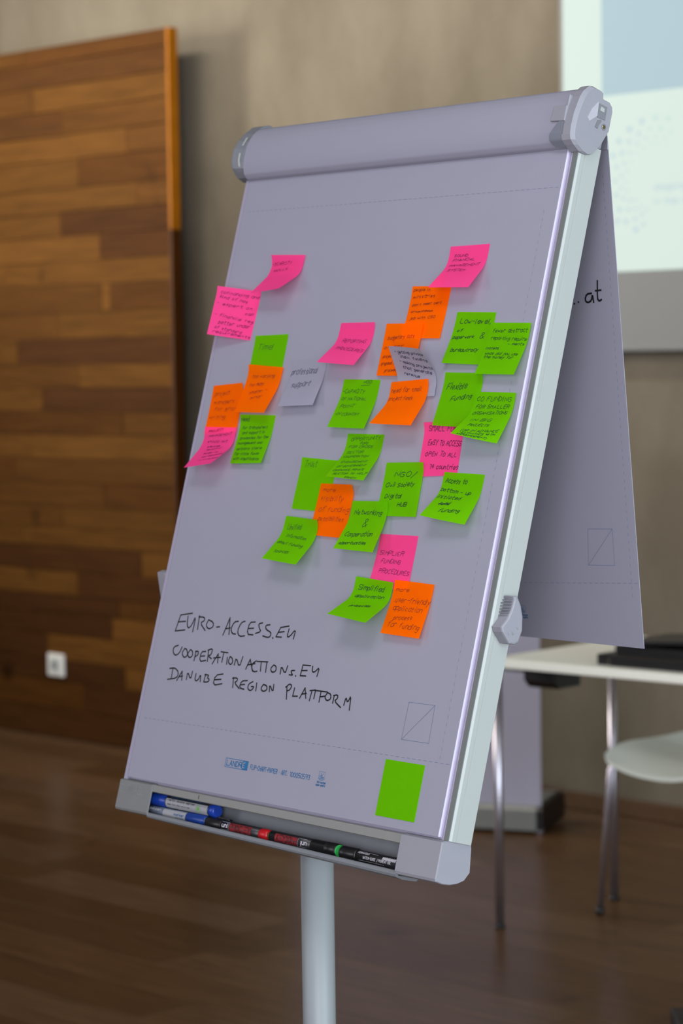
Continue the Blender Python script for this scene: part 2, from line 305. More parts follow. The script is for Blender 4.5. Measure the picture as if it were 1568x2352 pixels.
TEXT = {
'N02':[["cofinancing and",0.089,0.138,0.976,0.152,0.063],["kind of nos",0.089,0.224,0.737,0.275,0.063],["- expert an",0.046,0.367,0.88,0.393,0.063],["cap",0.751,0.51,0.925,0.502,0.056],["- financial reg",0.06,0.597,0.967,0.662,0.063],["better under",0.193,0.761,0.931,0.767,0.077],["of standard",0.137,0.855,0.761,0.903,0.063],["requirements",0.113,0.945,0.985,0.967,0.056]],
'N01':[["-SCARCITY",0.02,0.202,0.618,0.191,0.062],["SKILLS",0.112,0.34,0.537,0.303,0.051]],
'N03':[["Time!",0.139,0.289,0.601,0.299,0.12]],
'N05':[["project",0.102,0.22,0.574,0.202,0.084],["managers",0.124,0.392,0.757,0.38,0.078],["for grant",0.167,0.527,0.962,0.538,0.074],["writing",0.059,0.696,0.559,0.702,0.075]],
'N07':[["Need",0.02,0.132,0.257,0.125,0.081],["for transparent",0.085,0.286,0.825,0.261,0.056],["and support in",0.121,0.389,0.773,0.363,0.056],["processes for the",0.103,0.499,0.922,0.467,0.056],["management and",0.071,0.604,0.799,0.581,0.052],["options there",0.076,0.723,0.847,0.703,0.056],["for little funds",0.059,0.828,0.816,0.821,0.052],["with simplification",0.068,0.922,0.88,0.939,0.056]],
'N04':[["too varying",0.153,0.259,0.8,0.216,0.069],["too many",0.14,0.434,0.547,0.391,0.07],["smaller +",0.224,0.605,0.702,0.521,0.071],["minor",0.323,0.711,0.653,0.654,0.061]],
'N06':[["PROJECT",0.132,0.112,0.593,0.067,0.044],["MANAGEMENT",0.155,0.209,0.872,0.149,0.052],["should not",0.161,0.324,0.792,0.306,0.058],["become",0.244,0.438,0.621,0.41,0.043],["too much of",0.277,0.527,0.712,0.455,0.04],["burden for",0.305,0.635,0.75,0.586,0.041],["small organisations",0.355,0.746,0.977,0.65,0.036],["in project",0.33,0.836,0.981,0.8,0.034]],
'N08':[["professional",0.02,0.292,0.764,0.298,0.12],["support",0.124,0.578,0.666,0.56,0.124]],
'N11':[["people in",0.05,0.093,0.463,0.094,0.058],["ministries",0.063,0.233,0.618,0.206,0.056],["don't meet cert",0.079,0.385,0.83,0.333,0.053],["circumstances",0.088,0.508,0.643,0.485,0.042],["job with CSO",0.093,0.643,0.742,0.61,0.054]],
'N10':[["SOUND",0.143,0.204,0.485,0.216,0.053],["FINANCIAL",0.127,0.3,0.683,0.292,0.052],["MANAGEMENT",0.09,0.413,0.847,0.413,0.055],["SYSTEM",0.116,0.533,0.57,0.539,0.059]],
'N12':[["budgetary cuts",0.113,0.313,0.816,0.27,0.076],["or any",0.066,0.494,0.553,0.449,0.061],["project",0.084,0.665,0.348,0.647,0.058],["proposal for",0.078,0.797,0.503,0.786,0.064],["proceed",0.198,0.928,0.522,0.917,0.054]],
'N13':[["- getting private",0.147,0.126,0.974,0.17,0.059],["indiv. funding",0.277,0.223,0.985,0.305,0.059],["- making projects",0.202,0.313,0.985,0.499,0.056],["that generate",0.227,0.436,0.913,0.6,0.058],["revenue",0.207,0.554,0.586,0.649,0.053]],
'N15':[["NGO",0.555,0.074,0.763,0.069,0.055],["_",0.501,0.117,0.741,0.105,0.006],["-CAPACITY",0.023,0.274,0.624,0.268,0.074],["OF NATIONAL",0.047,0.411,0.736,0.409,0.066],["POINT",0.093,0.576,0.465,0.564,0.072],["-IN COUNTRY",0.046,0.744,0.694,0.736,0.067]],
'N20':[["SMALL FUNDS",0.112,0.154,0.978,0.2,0.102],["EASY TO ACCESS",0.135,0.41,0.985,0.465,0.099],["OPEN TO ALL",0.118,0.616,0.91,0.662,0.082],["14 countries",0.274,0.856,0.985,0.897,0.085]],
'N14':[["need for small",0.042,0.21,0.827,0.213,0.088],["project funds",0.02,0.361,0.644,0.375,0.08]],
'N09':[["REPORTING",0.172,0.404,0.844,0.415,0.075],["PROCEDURES",0.14,0.586,0.956,0.658,0.079]],
'N16':[["Low-level,",0.116,0.21,0.915,0.216,0.091],["of",0.111,0.372,0.241,0.37,0.056],["paperwork",0.05,0.51,0.581,0.489,0.06],["&",0.719,0.493,0.82,0.491,0.105],["bureaucracy",0.112,0.767,0.791,0.753,0.072]],
'N18':[["Flexible",0.109,0.32,0.61,0.282,0.115],["Funding",0.276,0.532,0.797,0.45,0.091]],
'N17':[["fewer abstract",0.088,0.18,0.934,0.168,0.072],["reporting require",0.08,0.31,0.961,0.328,0.063],["- ments",0.533,0.414,0.945,0.409,0.044],["instead,",0.029,0.508,0.363,0.498,0.047],["what did you use",0.057,0.613,0.884,0.617,0.056],["the money for",0.066,0.68,0.798,0.69,0.056]],
'N19':[["CO FUNDING",0.054,0.17,0.91,0.158,0.083],["FOR SMALLER",0.079,0.308,0.893,0.286,0.07],["ORGANISATIONS",0.077,0.442,0.892,0.399,0.061],["IN BIG",0.156,0.608,0.612,0.572,0.064],["PROJECTS",0.186,0.74,0.631,0.694,0.056],["(OR IN ADVANCE",0.138,0.901,0.897,0.788,0.06],["ACTIVITIES WITH",0.175,0.952,0.865,0.861,0.039],["ANNOUNCEMENT)",0.114,0.985,0.745,0.954,0.034]],
'N21':[["Trust",0.106,0.183,0.441,0.154,0.12]],
'N22':[["OPPORTUNITY",0.113,0.143,0.899,0.095,0.06],["FUND",0.389,0.201,0.597,0.19,0.044],["FOR CROSS",0.092,0.28,0.747,0.257,0.048],["SECTOR",0.1,0.399,0.535,0.371,0.05],["COOPERATION",0.067,0.496,0.722,0.453,0.043],["ENGAGEMENT",0.107,0.636,0.777,0.579,0.047],["OF GOVERNMENT",0.101,0.752,0.816,0.668,0.047],["COMPANIES, PRIVATE",0.082,0.852,0.84,0.773,0.047],["SECTOR TO HELP",0.131,0.936,0.964,0.86,0.041],["SOCIETY",0.484,0.985,0.78,0.985,0.033]],
'N23':[["more",0.101,0.145,0.463,0.135,0.062],["visibility",0.092,0.329,0.733,0.311,0.107],["of funding",0.099,0.537,0.954,0.516,0.1],["possibilities",0.155,0.709,0.864,0.693,0.088]],
'N24':[["NGO/",0.256,0.261,0.792,0.252,0.093],["Civil Society",0.083,0.46,0.818,0.433,0.077],["Digital",0.118,0.668,0.545,0.665,0.077],["HUB",0.485,0.815,0.703,0.81,0.071]],
'N27':[["Access to",0.075,0.195,0.606,0.196,0.09],["bottom - up",0.02,0.35,0.766,0.394,0.067],["initiated",0.026,0.516,0.589,0.509,0.077],["fund",0.192,0.676,0.419,0.647,0.072],["_",0.171,0.647,0.407,0.618,0.006],["_",0.199,0.662,0.419,0.635,0.006],["funding",0.297,0.842,0.742,0.78,0.079]],
'N25':[["Unified",0.128,0.264,0.518,0.224,0.107],["information",0.188,0.406,0.766,0.414,0.064],["about funding",0.051,0.57,0.802,0.596,0.067],["sources",0.165,0.802,0.563,0.785,0.081]],
'N28':[["SIMPLIER",0.077,0.383,0.698,0.386,0.077],["FUNDING",0.159,0.527,0.67,0.543,0.077],["PROCEDURES",0.165,0.715,0.954,0.732,0.081]],
'N26':[["Networking",0.118,0.249,0.856,0.259,0.091],["&",0.428,0.498,0.535,0.493,0.153],["Cooperation",0.101,0.722,0.797,0.679,0.095],["opportunities",0.074,0.895,0.734,0.862,0.063]],
'N30':[["more",0.066,0.201,0.395,0.181,0.067],[".user-friendly",0.073,0.395,0.985,0.376,0.1],["application",0.107,0.546,0.843,0.536,0.093],["process",0.205,0.725,0.657,0.688,0.08],["for funding",0.113,0.857,0.914,0.859,0.101]],
'N29':[["Simplified",0.115,0.229,0.789,0.197,0.093],["application",0.117,0.387,0.839,0.331,0.058],["processes",0.235,0.655,0.681,0.577,0.069]],
}
BIG = [[[0.0489,0.2507],[0.0761,0.2553]],[[0.0489,0.2507],[0.0434,0.2258],[0.066,0.2292]],[[0.0456,0.2398],[0.0635,0.2421]],[[0.0669,0.2504],[0.0688,0.2362],[0.0743,0.2319],[0.08,0.238],[0.0855,0.2521],[0.0851,0.2274]],[[0.0937,0.2527],[0.0954,0.2318]],[[0.0926,0.2509],[0.1057,0.2514],[0.1084,0.2464],[0.0987,0.2421],[0.1137,0.2317]],[[0.1168,0.248],[0.1129,0.2394],[0.1212,0.2341],[0.1313,0.2386],[0.1284,0.2457],[0.1168,0.248]],[[0.1385,0.2387],[0.1457,0.2396]],[[0.1569,0.228],[0.1654,0.2546],[0.1705,0.23]],[[0.1594,0.2375],[0.1707,0.2398]],[[0.1859,0.2508],[0.1768,0.2491],[0.1721,0.2384],[0.1775,0.2316],[0.1854,0.2318]],[[0.201,0.2519],[0.1928,0.2493],[0.1878,0.2365],[0.1944,0.2287],[0.2066,0.2307]],[[0.2243,0.2525],[0.2114,0.251],[0.2106,0.2331],[0.2248,0.2335]],[[0.2111,0.2419],[0.2233,0.2432]],[[0.241,0.2523],[0.2322,0.2504],[0.2355,0.2445],[0.2409,0.2394],[0.2294,0.2359]],[[0.258,0.2509],[0.2483,0.2491],[0.251,0.2432],[0.2635,0.2401],[0.2638,0.234],[0.2576,0.2319],[0.2467,0.2337]],[[0.2691,0.2328],[0.2701,0.2316]],[[0.2826,0.2486],[0.3,0.2519]],[[0.2826,0.2486],[0.276,0.2345],[0.2883,0.2348]],[[0.2802,0.2413],[0.2919,0.2432]],[[0.3012,0.2479],[0.3,0.2367],[0.3048,0.2361],[0.3161,0.249],[0.3145,0.2342]],[[0.058,0.2051],[0.0479,0.2018],[0.0479,0.1943],[0.0554,0.189],[0.0641,0.1935],[0.0677,0.2033]],[[0.0749,0.2018],[0.0697,0.194],[0.0773,0.1872],[0.0848,0.192],[0.0805,0.2001],[0.0749,0.2018]],[[0.0887,0.2008],[0.0832,0.194],[0.0894,0.1882],[0.0966,0.1919],[0.0943,0.1991],[0.0887,0.2008]],[[0.1024,0.1998],[0.1021,0.1851]],[[0.101,0.199],[0.1079,0.2002],[0.1089,0.195],[0.1034,0.1915]],[[0.1252,0.201],[0.1147,0.1997],[0.1149,0.1847],[0.1294,0.188]],[[0.1145,0.193],[0.125,0.1943]],[[0.1311,0.2031],[0.1334,0.1866]],[[0.1295,0.203],[0.1397,0.2069],[0.1394,0.1975],[0.1327,0.1949],[0.1414,0.1914]],[[0.1454,0.1839],[0.1551,0.1998],[0.1576,0.1866]],[[0.1458,0.1928],[0.1614,0.1952]],[[0.1604,0.2034],[0.1767,0.2032]],[[0.1671,0.2029],[0.1668,0.1884]],[[0.1772,0.1965],[0.1788,0.1863]],[[0.1832,0.198],[0.1807,0.1906],[0.187,0.1859],[0.192,0.1905],[0.1885,0.1964],[0.1832,0.198]],[[0.1963,0.1867],[0.1976,0.1981],[0.2085,0.1837],[0.2119,0.2003]],[[0.2237,0.1829],[0.2295,0.1977],[0.24,0.1812]],[[0.2258,0.1892],[0.2421,0.1926]],[[0.2439,0.1968],[0.236,0.1921],[0.2369,0.184],[0.2427,0.1805],[0.25,0.1821]],[[0.2458,0.196],[0.2694,0.1973]],[[0.2549,0.1967],[0.2571,0.1827]],[[0.2673,0.1972],[0.2688,0.1821]],[[0.2837,0.1941],[0.2777,0.1885],[0.2825,0.1829],[0.2909,0.1856],[0.2894,0.1926],[0.2837,0.1941]],[[0.3011,0.1825],[0.3005,0.1945],[0.3116,0.183],[0.3139,0.1956]],[[0.3308,0.1901],[0.3234,0.1894],[0.3243,0.1865],[0.329,0.1829],[0.3207,0.1832]],[[0.3344,0.183],[0.3353,0.1821]],[[0.3461,0.1993],[0.3624,0.1997]],[[0.3461,0.1993],[0.3447,0.1839],[0.3565,0.1844]],[[0.3455,0.1913],[0.3572,0.1923]],[[0.3671,0.1991],[0.3676,0.1923],[0.3726,0.1907],[0.3819,0.1994],[0.3799,0.1858]],[[0.0563,0.1707],[0.0568,0.1538]],[[0.0484,0.169],[0.0613,0.1711],[0.0719,0.1647],[0.0696,0.156],[0.0487,0.1525]],[[0.0708,0.1524],[0.0794,0.1674],[0.0827,0.154]],[[0.0739,0.1585],[0.0827,0.1603]],[[0.0932,0.156],[0.0926,0.1681],[0.103,0.1565],[0.1038,0.1695]],[[0.1131,0.1666],[0.1129,0.1567],[0.1197,0.1563],[0.1245,0.1671],[0.1265,0.1559]],[[0.1357,0.1681],[0.1345,0.1566]],[[0.1338,0.1669],[0.1436,0.1671],[0.1407,0.1627],[0.1469,0.1608],[0.1442,0.1568],[0.1347,0.156]],[[0.1754,0.1716],[0.1585,0.1684],[0.1569,0.153],[0.1773,0.1573]],[[0.1575,0.1613],[0.173,0.1635]],[[0.2004,0.1686],[0.2028,0.1539]],[[0.1985,0.1674],[0.209,0.1688],[0.2104,0.1644],[0.2043,0.1614],[0.2178,0.1538]],[[0.2327,0.167],[0.2196,0.1652],[0.2175,0.1548],[0.2289,0.1538]],[[0.2192,0.1595],[0.2283,0.1609]],[[0.2455,0.1665],[0.2372,0.1627],[0.2363,0.1555],[0.2434,0.1527],[0.2485,0.1566],[0.2491,0.1597],[0.2436,0.1592]],[[0.2543,0.1653],[0.2556,0.1538]],[[0.2695,0.1646],[0.2652,0.1582],[0.2712,0.1541],[0.2794,0.1574],[0.2776,0.1633],[0.2695,0.1646]],[[0.2853,0.1554],[0.283,0.1658],[0.2933,0.1553],[0.2921,0.1666]],[[0.3212,0.1663],[0.3251,0.1483]],[[0.3186,0.165],[0.326,0.1707],[0.3313,0.1682],[0.3286,0.162],[0.3231,0.1601]],[[0.338,0.1658],[0.3371,0.1538],[0.3474,0.1548]],[[0.3526,0.1523],[0.36,0.1678],[0.3657,0.1535]],[[0.3553,0.1585],[0.3652,0.1604]],[[0.3713,0.1649],[0.3825,0.1669]],[[0.3756,0.1653],[0.3739,0.1509]],[[0.3807,0.1662],[0.4078,0.1663]],[[0.3828,0.166],[0.3824,0.1545]],[[0.3947,0.1659],[0.3946,0.1509]],[[0.394,0.1581],[0.4037,0.16]],[[0.4086,0.1654],[0.404,0.1591],[0.41,0.1538],[0.4177,0.1574],[0.4157,0.1641],[0.4086,0.1654]],[[0.4234,0.1629],[0.423,0.1521]],[[0.4219,0.1627],[0.4302,0.1645],[0.4315,0.1597],[0.4256,0.1553],[0.4408,0.1476]],[[0.4464,0.1514],[0.4479,0.1632],[0.4531,0.155],[0.4575,0.1666],[0.4594,0.1459]]]
LABELS = {
'N01':'pink sticky note with a far curled tail, top left above the square pink note',
'N02':'light pink square sticky note sticking out over the left edge of the pad',
'N03':'green sticky note reading Time, partly covered by an orange note',
'N04':'orange sticky note stuck over the bottom of the green Time note',
'N05':'orange sticky note reading project managers, at the left edge of the pad',
'N06':'pink sticky note curling out at the left edge, under the orange project managers note',
'N07':'green sticky note with dense small writing, beside the lower left curling pink note',
'N08':'white sticky note reading professional support',
'N09':'pink sticky note reading REPORTING PROCEDURES, with a lifted lower corner',
'N10':'pink sticky note reading SOUND FINANCIAL MANAGEMENT SYSTEM, highest on the pad',
'N11':'orange sticky note directly below the pink SOUND FINANCIAL note',
'N12':'orange sticky note half hidden by the curled white note',
'N13':'white curled sticky note with purple handwriting about getting funding',
'N14':'orange sticky note reading need for small project funds',
'N15':'green sticky note with the underlined heading NGO, left of the orange project funds note',
'N16':'green sticky note reading Low-level of paperwork and bureaucracy',
'N17':'green sticky note reading fewer abstract reporting requirements, at the right edge of the pad',
'N18':'green sticky note reading Flexible Funding',
'N19':'green sticky note reading CO FUNDING FOR SMALLER ORGANISATIONS',
'N20':'pink sticky note reading EASY TO ACCESS, OPEN TO ALL, 14 countries',
'N21':'green sticky note reading Trust',
'N22':'green sticky note with dense capitals starting OPPORTUNITY, overlapping the Trust note',
'N23':'orange sticky note reading more visibility of funding possibilities',
'N24':'green sticky note reading NGO, Civil Society Digital Hub',
'N25':'green sticky note reading Unified information, the lowest green note at the left',
'N26':'green sticky note reading Networking and Cooperation opportunities',
'N27':'bright green sticky note reading Access to bottom-up initiated funding',
'N28':'pink sticky note reading SIMPLIER FUNDING PROCEDURES',
'N29':'green sticky note reading Simplified application processes, tail curling forward',
'N30':'orange sticky note reading more user-friendly application process for funding',
}
# ------------------------------------------------------------------ the setting
XL, XR, YF, YB, ZC = -12.0, 4.0, -3.0, 6.43, 3.75
def struct(name, mb, m_): return tag(mb.build(name, m_), kind='structure')
fl = struct('floor', MB().box(((XL+XR)/2, (YF+YB)/2, -.07), (XR-XL+.4, YB-YF+.4, .12)), M_CORE)
wall_back = struct('wall_back', MB().box(((XL+XR)/2, YB+.1, ZC/2), (XR-XL+.4, .2, ZC)), M_CONC)
struct('ceiling', MB().box(((XL+XR)/2, (YF+YB)/2, ZC+.06), (XR-XL+.4, YB-YF+.4, .12)), M_CEIL)
wl_ = struct('wall_left', MB().box((XL-.1, (YF+YB)/2, ZC/2), (.2, YB-YF, ZC)), M_WALL2)
struct('wall_right', MB().box((XR+.1, (YF+YB)/2, ZC/2), (.2, YB-YF, ZC)), M_WALL2)
struct('wall_front', MB().box(((XL+XR)/2, YF-.1, ZC/2), (XR-XL+.4, .2, ZC)), M_WALL2)
struct('baseboard_back', MB().box(((XL+XR)/2, YB-.008, .032), (XR-XL, .016, .062), bevel=.004), M_SKIRT)
def window(i, c, d):
    """framed window set against a wall"""
    mb = MB(); w_, h_ = max(d[0], d[1]), d[2]; ax = 0 if d[0] > d[1] else 1; t = min(d[0], d[1])
    def bar(o, s, z, hh):
        cc = list(c); cc[ax] += o; cc[2] += z; dd = [t, t, hh]; dd[ax] = s; mb.box(cc, dd, bevel=.006)
    bar(0, w_, h_/2, .06); bar(0, w_, -h_/2, .06)
    for k in range(5): bar(-w_/2+w_*k/4, .06, 0, h_)
    f = struct('window_%d' % i, mb, M_ALU)
    dd = list(d); dd[1-ax] = .012
    g = MB().box(c, dd).build('window_pane', mat('window_glass', (.7, .75, .8), .05, noise=(2, .02)), f)
window(1, (XL+.03, 3.0, 2.95), (.05, 3.2, 1.2)); window(2, (XR-.03, 1.9, 1.5), (.05, 4.4, 2.9)); window(3, (1.2, YF+.03, 1.7), (4.2, .05, 3.2)); window(4, (-5.8, YF+.03, 2.3), (3.2, .05, 1.8))
# parquet: each plank of the part in view is a piece of its own
def unit_plank(name, d, bev):
    mb = MB(); mb.box((0, 0, 0), d, bevel=bev, seg=1); o = mb.build(name, M_FLOOR); return o
FT = [(.122, .066, .032), (.102, .053, .024), (.138, .077, .040), (.110, .057, .026), (.126, .072, .040)]
rnd = random.Random(3); protos = {}; n_pl = 0
PW = .19
rest = MB()
row = 0; y = YF
while y < YB-.01:
    w_ = min(PW, YB-y); x = XL - rnd.uniform(0, 1.2)
    while x < XR:
        L = rnd.choice((1.0, 1.4, 1.8, 2.2)); x0, x1 = max(x, XL), min(x+L, XR)
        if x1-x0 > .02:
            if -9.2 < (x0+x1)/2 < -1.6 and y > 2.2 and n_pl < 290:
                key = (round(x1-x0, 3), round(w_, 3))
                if key not in protos:
                    o = unit_plank('plank', (x1-x0-.001, w_-.001, .012), .0007); protos[key] = o.data
                else:
                    o = bpy.data.objects.new('plank', protos[key]); C.objects.link(o)
                o.location = ((x0+x1)/2, y+w_/2, -.006); o.parent = fl; n_pl += 1
                c = rnd.choice(FT); k = rnd.uniform(.85, 1.05); o.color = (c[0]*k, c[1]*k, c[2]*k, 1)
            else:
                rest.box(((x0+x1)/2, y+w_/2, -.006), (x1-x0-.003, w_-.003, .0119))
        x += L
    y += PW; row += 1
ro = rest.build('planks_out_of_view', M_FLOOR, fl); ro['kind'] = 'stuff'; ro.color = (.11, .063, .037, 1); ro.name = 'parquet_planks'

# ------------------------------------------------------------------ wooden wall panel (planks laid in rows on a board)
YP = 6.25; PXR = -7.382
wp = empty('wood_panel', (-9.2, YP+.03, 0), 'tall wood panel of brown horizontal planks standing before the concrete wall', 'wall panel')
MB().box((-9.43, YP+.026, 1.424), (4.04, .028, 2.842)).build('backing_board', M_CORE, wp)
MB().box((PXR-.005+.0065, YP+.019, 2.459), (.013, .046, .778)).build('edge_strip', M_EDGE1, wp)['label'] = 'bright orange edge strip'  # orange upper strip, dark brown strip below it
MB().box((PXR-.005+.0065, YP+.019, 1.035), (.013, .046, 2.066)).build('edge_strip', M_EDGE2, wp)['label'] = 'dark brown edge strip'
def hidden(mb): return mb
ROWZ = [2.849, 2.783, 2.686, 2.584, 2.484, 2.384, 2.268, 2.171, 2.073, 1.972, 1.874, 1.764, 1.655, 1.552, 1.455, 1.359, 1.262, 1.164, 1.066, .967, .88, .80, .70, .60, .523, .433, .328, .238, .123, .004]
# per row: plank joints seen from left to right and the tone of each plank (left of the first joint first)
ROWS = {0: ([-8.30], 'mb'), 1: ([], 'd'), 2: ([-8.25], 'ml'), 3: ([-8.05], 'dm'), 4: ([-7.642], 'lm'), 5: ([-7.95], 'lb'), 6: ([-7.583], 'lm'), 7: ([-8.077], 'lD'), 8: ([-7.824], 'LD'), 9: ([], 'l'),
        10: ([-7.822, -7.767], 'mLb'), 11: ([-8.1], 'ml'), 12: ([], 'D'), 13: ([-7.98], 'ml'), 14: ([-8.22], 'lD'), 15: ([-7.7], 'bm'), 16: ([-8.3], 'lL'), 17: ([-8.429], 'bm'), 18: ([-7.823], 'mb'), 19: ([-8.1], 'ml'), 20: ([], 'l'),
        21: ([-7.601], 'DL'), 22: ([-8.016], 'LD'), 23: ([-7.75], 'Db'), 24: ([-7.796], 'DL'), 25: ([-8.226], 'DL'), 26: ([-7.717], 'DL'), 27: ([-7.986], 'bD'), 28: ([-8.413], 'dD')}  # lowest rows: left planks toned darker to carry the shade in that corner
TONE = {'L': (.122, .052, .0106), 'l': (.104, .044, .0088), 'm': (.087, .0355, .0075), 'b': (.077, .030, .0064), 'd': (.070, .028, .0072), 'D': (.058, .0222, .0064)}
rnd = random.Random(11); pm = {}
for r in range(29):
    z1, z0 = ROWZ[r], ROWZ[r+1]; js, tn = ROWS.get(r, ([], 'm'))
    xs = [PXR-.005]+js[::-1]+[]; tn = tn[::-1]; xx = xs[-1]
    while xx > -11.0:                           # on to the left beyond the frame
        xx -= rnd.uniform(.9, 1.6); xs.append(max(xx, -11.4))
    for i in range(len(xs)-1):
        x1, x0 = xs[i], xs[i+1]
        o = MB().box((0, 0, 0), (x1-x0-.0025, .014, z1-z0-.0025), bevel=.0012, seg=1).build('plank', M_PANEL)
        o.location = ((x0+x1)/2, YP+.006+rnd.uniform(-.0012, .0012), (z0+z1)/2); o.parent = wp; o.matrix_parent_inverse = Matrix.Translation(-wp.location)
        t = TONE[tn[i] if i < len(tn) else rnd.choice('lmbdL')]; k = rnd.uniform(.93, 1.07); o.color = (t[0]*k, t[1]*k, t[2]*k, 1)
# white wall socket low on the panel
so = empty('wall_socket', (-8.163, YP-.002, .305), 'small white square wall socket low on the wood panel', 'socket')
MB().box((-8.163, YP-.006, .305), (.108, .012, .095), bevel=.005).build('cover_frame', M_SOCK, so)
mbk = MB(); mbk.box((-8.163, YP-.0135, .305), (.062, .005, .058), bevel=.002).build('socket_insert', M_SHELL, so)
MB().tube([(-8.163, YP-.0165, .305), (-8.163, YP-.0155, .305)], .019, 20).build('socket_well', M_PLAST, so)

# ------------------------------------------------------------------ projection screen with the slide thrown on it
YS = 6.36
ps = empty('projection_screen', (-4.0, YS, 1.566), 'white roll-down projection screen showing a pale slide on the back wall', 'projection screen')
MB().box((-4.0, YS+.006, 2.42), (2.97, .008, 1.70)).build('screen_cloth', M_CLOTH, ps)
MB().box((-4.0, YS+.004, 1.578), (2.96, .022, .024), bevel=.008).build('bottom_bar', M_CLOTH, ps)
MB().box((-4.0, YS+.0, 3.32), (3.06, .10, .11), bevel=.02).build('screen_case', M_PLAST, ps)
sl = MB().box((-4.0, YS+.001, 2.515), (2.936, .002, 1.37)).build('projected_slide', emis('slide_white', (.66, .78, .72), .445), ps)
bd = MB().box((-3.99, YS-.0005, 2.805), (2.62, .001, .79)).build('slide_band', emis('slide_blue', (.43, .57, .63), .435), ps, ps)
DOTS = [(-5.184,2.293,.0106),(-5.133,2.315,.0102),(-5.076,2.322,.0109),(-5.023,2.315,.0097),(-5.229,2.258,.0102),(-5.1,2.288,.0074),(-5.056,2.286,.0084),(-5.014,2.275,.007),(-5.145,2.276,.0074),(-5.187,2.253,.0079),(-5.255,2.212,.0088),(-5.216,2.218,.0084),(-5.184,2.218,.0062),(-5.152,2.243,.0062),(-5.114,2.259,.0053),(-5.076,2.262,.0062),(-5.039,2.255,.0062),(-5.207,2.185,.0067),(-5.241,2.174,.0079),(-5.175,2.187,.0039),(-5.192,2.159,.0049),(-5.219,2.144,.0062),(-5.247,2.129,.0074),(-5.199,2.124,.0049),(-5.22,2.105,.0058),(-5.194,2.093,.0053),(-5.243,2.083,.0079),(-5.211,2.07,.0067),(-5.183,2.062,.0062),(-5.158,2.063,.0049),(-5.228,2.034,.0084),(-5.191,2.032,.007),(-5.162,2.034,.0056),(-5.137,2.04,.0044),(-5.111,2.028,.0049),(-5.134,2.014,.0062),(-5.164,2.001,.007),(-5.202,1.993,.0088),(-5.238,1.997,.0088),(-5.128,1.981,.007),(-5.16,1.965,.0097),(-5.124,2.229,.0044),(-5.092,2.238,.0049),(-5.061,2.24,.0049),(-5.028,2.229,.0044),(-5.152,2.214,.0039)]
e1 = emis('slide_dot_blue', (.45, .57, .64), .485); e2 = emis('slide_dot_green', (.50, .66, .62), .485)
for x, z, r in DOTS:
    a = math.atan2(z-2.14, x+5.06); mb = MB(); rr = r*.92
    mb.poly([(x+rr*1.25*math.cos(a+k), YS-.0006, z+rr*1.25*math.sin(a+k)) for k in (.785, 2.356, 3.927, 5.498)][::-1])
    d_ = mb.build('slide_dot', e2 if x > -5.11 and z > 2.2 else e1, sl, ps)
SP = lambda u, v: (Vector((u, YS-.0006, v)), Vector((0, -1, 0)))
mb = MB(); flat_text(mb, 'shaping', (-5.083, 2.088), (-4.952, 2.088), .022, .003, SP, 0); flat_text(mb, 'in the danube', (-5.084, 2.043), (-4.86, 2.043), .018, .003, SP, 0)
mb.build('slide_lettering', e1, sl, ps)

# ------------------------------------------------------------------ roll-up banner behind the flip chart
ang = math.atan2(.095, .208); ex = Vector((math.cos(ang), math.sin(ang), 0)); ey = Vector((-math.sin(ang), math.cos(ang), 0))
b0 = Vector((-5.277, 5.985, 0)) - ex*.43
bn_ = empty('banner_stand', b0 + ey*.13, 'white roll-up banner stand behind the flip chart, left of the table', 'banner stand')
def bl(x, y, z): return b0 + ex*x + ey*y + Vector((0, 0, z))
prof = [(0, .012), (0, .078), (.012, .09), (.24, .105), (.265, .098), (.275, .07), (.275, .012)]
MB().prism([bl(-.42, a, b) for a, b in prof], [bl(.42, a, b) for a, b in prof], bevel=.003).build('base_cassette', mat('cassette_grey', (.20, .205, .19), .35, 0, .5, noise=(30, .03)), bn_)
for sx in (-1, 1): MB().prism([bl(.42*sx, a*.99, b) for a, b in prof], [bl(.44*sx, a*.99, b) for a, b in prof], bevel=.003).build('end_cap', M_BLACK, bn_)
for sx in (-.40, 0.17, .425): MB().tube([bl(sx, .02, 0), bl(sx, .02, .02)], .016, 12).build('foot', M_CHROME, bn_)
MB().box(bl(0, .03, 1.05), (.86, .004, 1.93), rot=ang).build('banner_sheet', M_BANNER, bn_)
MB().tube([bl(-.42, .03, 2.015), bl(.42, .03, 2.015)], .012, 12).build('top_rail', M_ALU, bn_)
MB().tube([bl(0, .07, .1), bl(0, .05, 2.01)], .008, 10).build('support_pole', M_ALU, bn_)

# ------------------------------------------------------------------ table with chrome legs
ta = math.radians(4.0); tx = Vector((math.cos(ta), math.sin(ta), 0)); ty = Vector((-math.sin(ta), math.cos(ta), 0)); t0 = Vector((-4.505, 4.918, 0))
def tl(x, y, z): return t0 + tx*x + ty*y + Vector((0, 0, z))
tb = empty('white_table', tl(.8, .34, 0), 'white laminate table with chrome tube legs behind the flip chart', 'table')
MB().box(tl(.8, .335, .7275), (1.6, .67, .025), rot=ta, bevel=.004).build('tabletop', M_WHITE, tb)
for x, y in ((.02, .004), (.06, .48), (1.55, .004), (1.55, .48)):
    l_ = MB().tube([tl(x, y, .008), tl(x, y, .7155)], .0125, 20).build('leg', M_CHROME, tb)
    MB().tube([tl(x, y, 0), tl(x, y, .012)], .0135, 16).build('foot_cap', M_BLACK, l_, tb)
MB().prism([tl(.05, a, b) for a, b in ((.10, .655), (.08, .675), (.08, .7145), (.20, .7145), (.20, .655))], [tl(.155, a, b) for a, b in ((.10, .655), (.08, .675), (.08, .7145), (.20, .7145), (.20, .655))], bevel=.004).build('corner_bracket', M_BLACK, tb)
MB().box(tl(.015, .10, .700), (.10, .03, .012), rot=ta).build('fixing_plate', M_PLASTD, tb)

